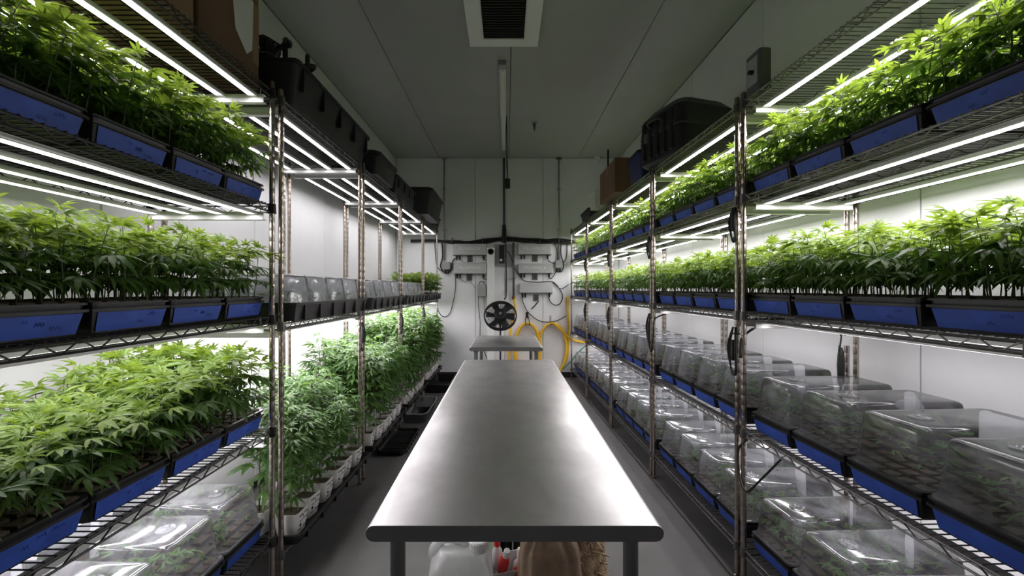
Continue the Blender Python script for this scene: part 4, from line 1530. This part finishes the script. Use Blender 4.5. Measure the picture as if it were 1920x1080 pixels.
def bundle(side, u, v, z0, z1, label, w=.028):
    t = thing('cable_coil', label, 'cable', place(side, u, v, z1), ROT[side], LG)
    h = z0 - z1
    for k in range(3):
        pts = [(-.016, -w * .4, h), (-.022 - .004 * k, -w * (1 + .1 * k), h * .6), (-.020, -w * .8, h * .15), (-.018, 0, 0.0 + .012 * k), (-.020, w * .8, h * .15), (-.022 - .004 * k, w * (1 + .12 * k), h * .6), (-.016, w * .3, h)]
        obj('loop', MB().tube(spline(pts, 4), .0045, 6).mesh('loop', 'cable', True), t)
    obj('connector', MB().lathe([(.006, 0), (.011, .02), (.011, .09), (.006, .11)], 8).mesh('connector', 'cable'), t, (-.022, 0, h * .3))
    obj('tie', MB().lathe([(.022, 0), (.022, .005)], 10, cap0=False, cap1=False).mesh('tie', 'cable'), t, (-.006, 0, h * .85))


for k in range(1, 5):
    b0 = BAY0['R'] + PITCH * (k - 1)
    bundle('R', 0.0, b0 + .03, 1.30, 1.05, 'looped black light cable tied below the middle shelf, domed-tray side, %s post pair' % ORD[k])
    bundle('R', 0.0, b0 + .03, 1.92, 1.74, 'looped black light cable tied below the head-high shelf, domed-tray side, %s post pair' % ORD[k], .02)
for k in range(2, 5):
    b0 = BAY0['L'] + PITCH * (k - 1)
    bundle('L', 0.0, b0 - .03, 1.24, 1.02, 'looped black light cable tied below the middle shelf, potted-plant side, %s post pair' % ORD[k])
P = lambda u, v, z: place('R', u, v, z)
cable('light_cable', [P(.10, 2.16, 1.30), P(.03, 2.12, 1.275), P(-.015, 2.10, 1.24), P(-.02, 2.10, 1.15)], .006, 'cable', 'short black cable slanting from the first post to the middle shelf light', group=LG)
cable('light_cable', [P(.02, 1.85, .745), P(-.015, 1.95, .60), P(-.018, 2.05, .50), P(-.02, 2.105, .55), P(-.02, 2.115, .68), P(.005, 2.08, .745)], .005, 'cable', 'black cable loop hanging below the waist-high shelf at the first post', group=LG)
cable('light_cable', [P(.10, 3.30, 1.30), P(.0, 3.27, 1.26), P(-.02, 3.25, 1.16), P(-.02, 3.28, 1.05), P(-.02, 3.31, 1.0), P(-.02, 3.36, 1.10), P(.0, 3.38, 1.29)], .006, 'cable', 'black cable loop at the second post pair below the middle shelf', group=LG)
t = thing('inline_plug', 'black inline plug with white tag hanging by the wall-side post', 'plug', P(.50, 2.10, 1.06))
obj('cord', MB().tube(spline([(0, 0, .28), (.0, 0, .2), (-.01, 0, .12)]), .005, 6).mesh('cord', 'cable', True), t)
obj('body', MB().lathe([(.006, -.06), (.014, -.03), (.017, .05), (.014, .11), (.006, .14)], 10).mesh('body', 'cable', True), t)
obj('tail', MB().tube(spline([(0, 0, -.05), (-.005, 0, -.12), (-.015, 0, -.2)]), .005, 6).mesh('tail', 'cable', True), t)
obj('tag', MB().box(-.01, -.002, .15, .06, .0, .20).mesh('tag', 'paper'), t)

# ------------------------------------------------------------------ things on the floor beside the potted plants
t = thing('floor_tray', 'black slotted tray lying on the floor beside the drip trays', 'tray', (-1.03, 4.02, 0), 0)
obj('rim', long_tray_mesh(.62, .26, .05, 'tray_black'), t)
for i in range(11):
    y = -.24 + i * .048
    obj('slat', MB().box(-.10, y - .008, .030, .10, y + .008, .036).mesh('slat', 'tray_grey'), t)
t = thing('clear_bin', 'empty clear plastic bin on the floor beside the drip trays', 'bin', (-1.02, 4.95, 0), 0)
obj('body', MB().loft([(0, .11, .32, .05), (.004, .115, .33, .05), (.11, .135, .36, .05), (.11, .15, .375, .05), (.116, .15, .375, .05), (.116, .13, .355, .05), (.01, .11, .325, .05)], 4).mesh('body', 'bin_clear', True), t)
obj('rim', MB().tube([(.148 * math.copysign(abs(math.cos(a)) ** .35, math.cos(a)), .372 * math.copysign(abs(math.sin(a)) ** .35, math.sin(a)), .117) for a in [2 * PI * i / 40 for i in range(40)]], .005, 5, True).mesh('rim', 'bottle_milky', True), t)
tb = thing('floor_bin', 'low black bin on the floor by the back wall', 'bin', (-.98, 6.35, 0), 0)
obj('body', long_tray_mesh(.8, .34, .12, 'tray_black'), tb)
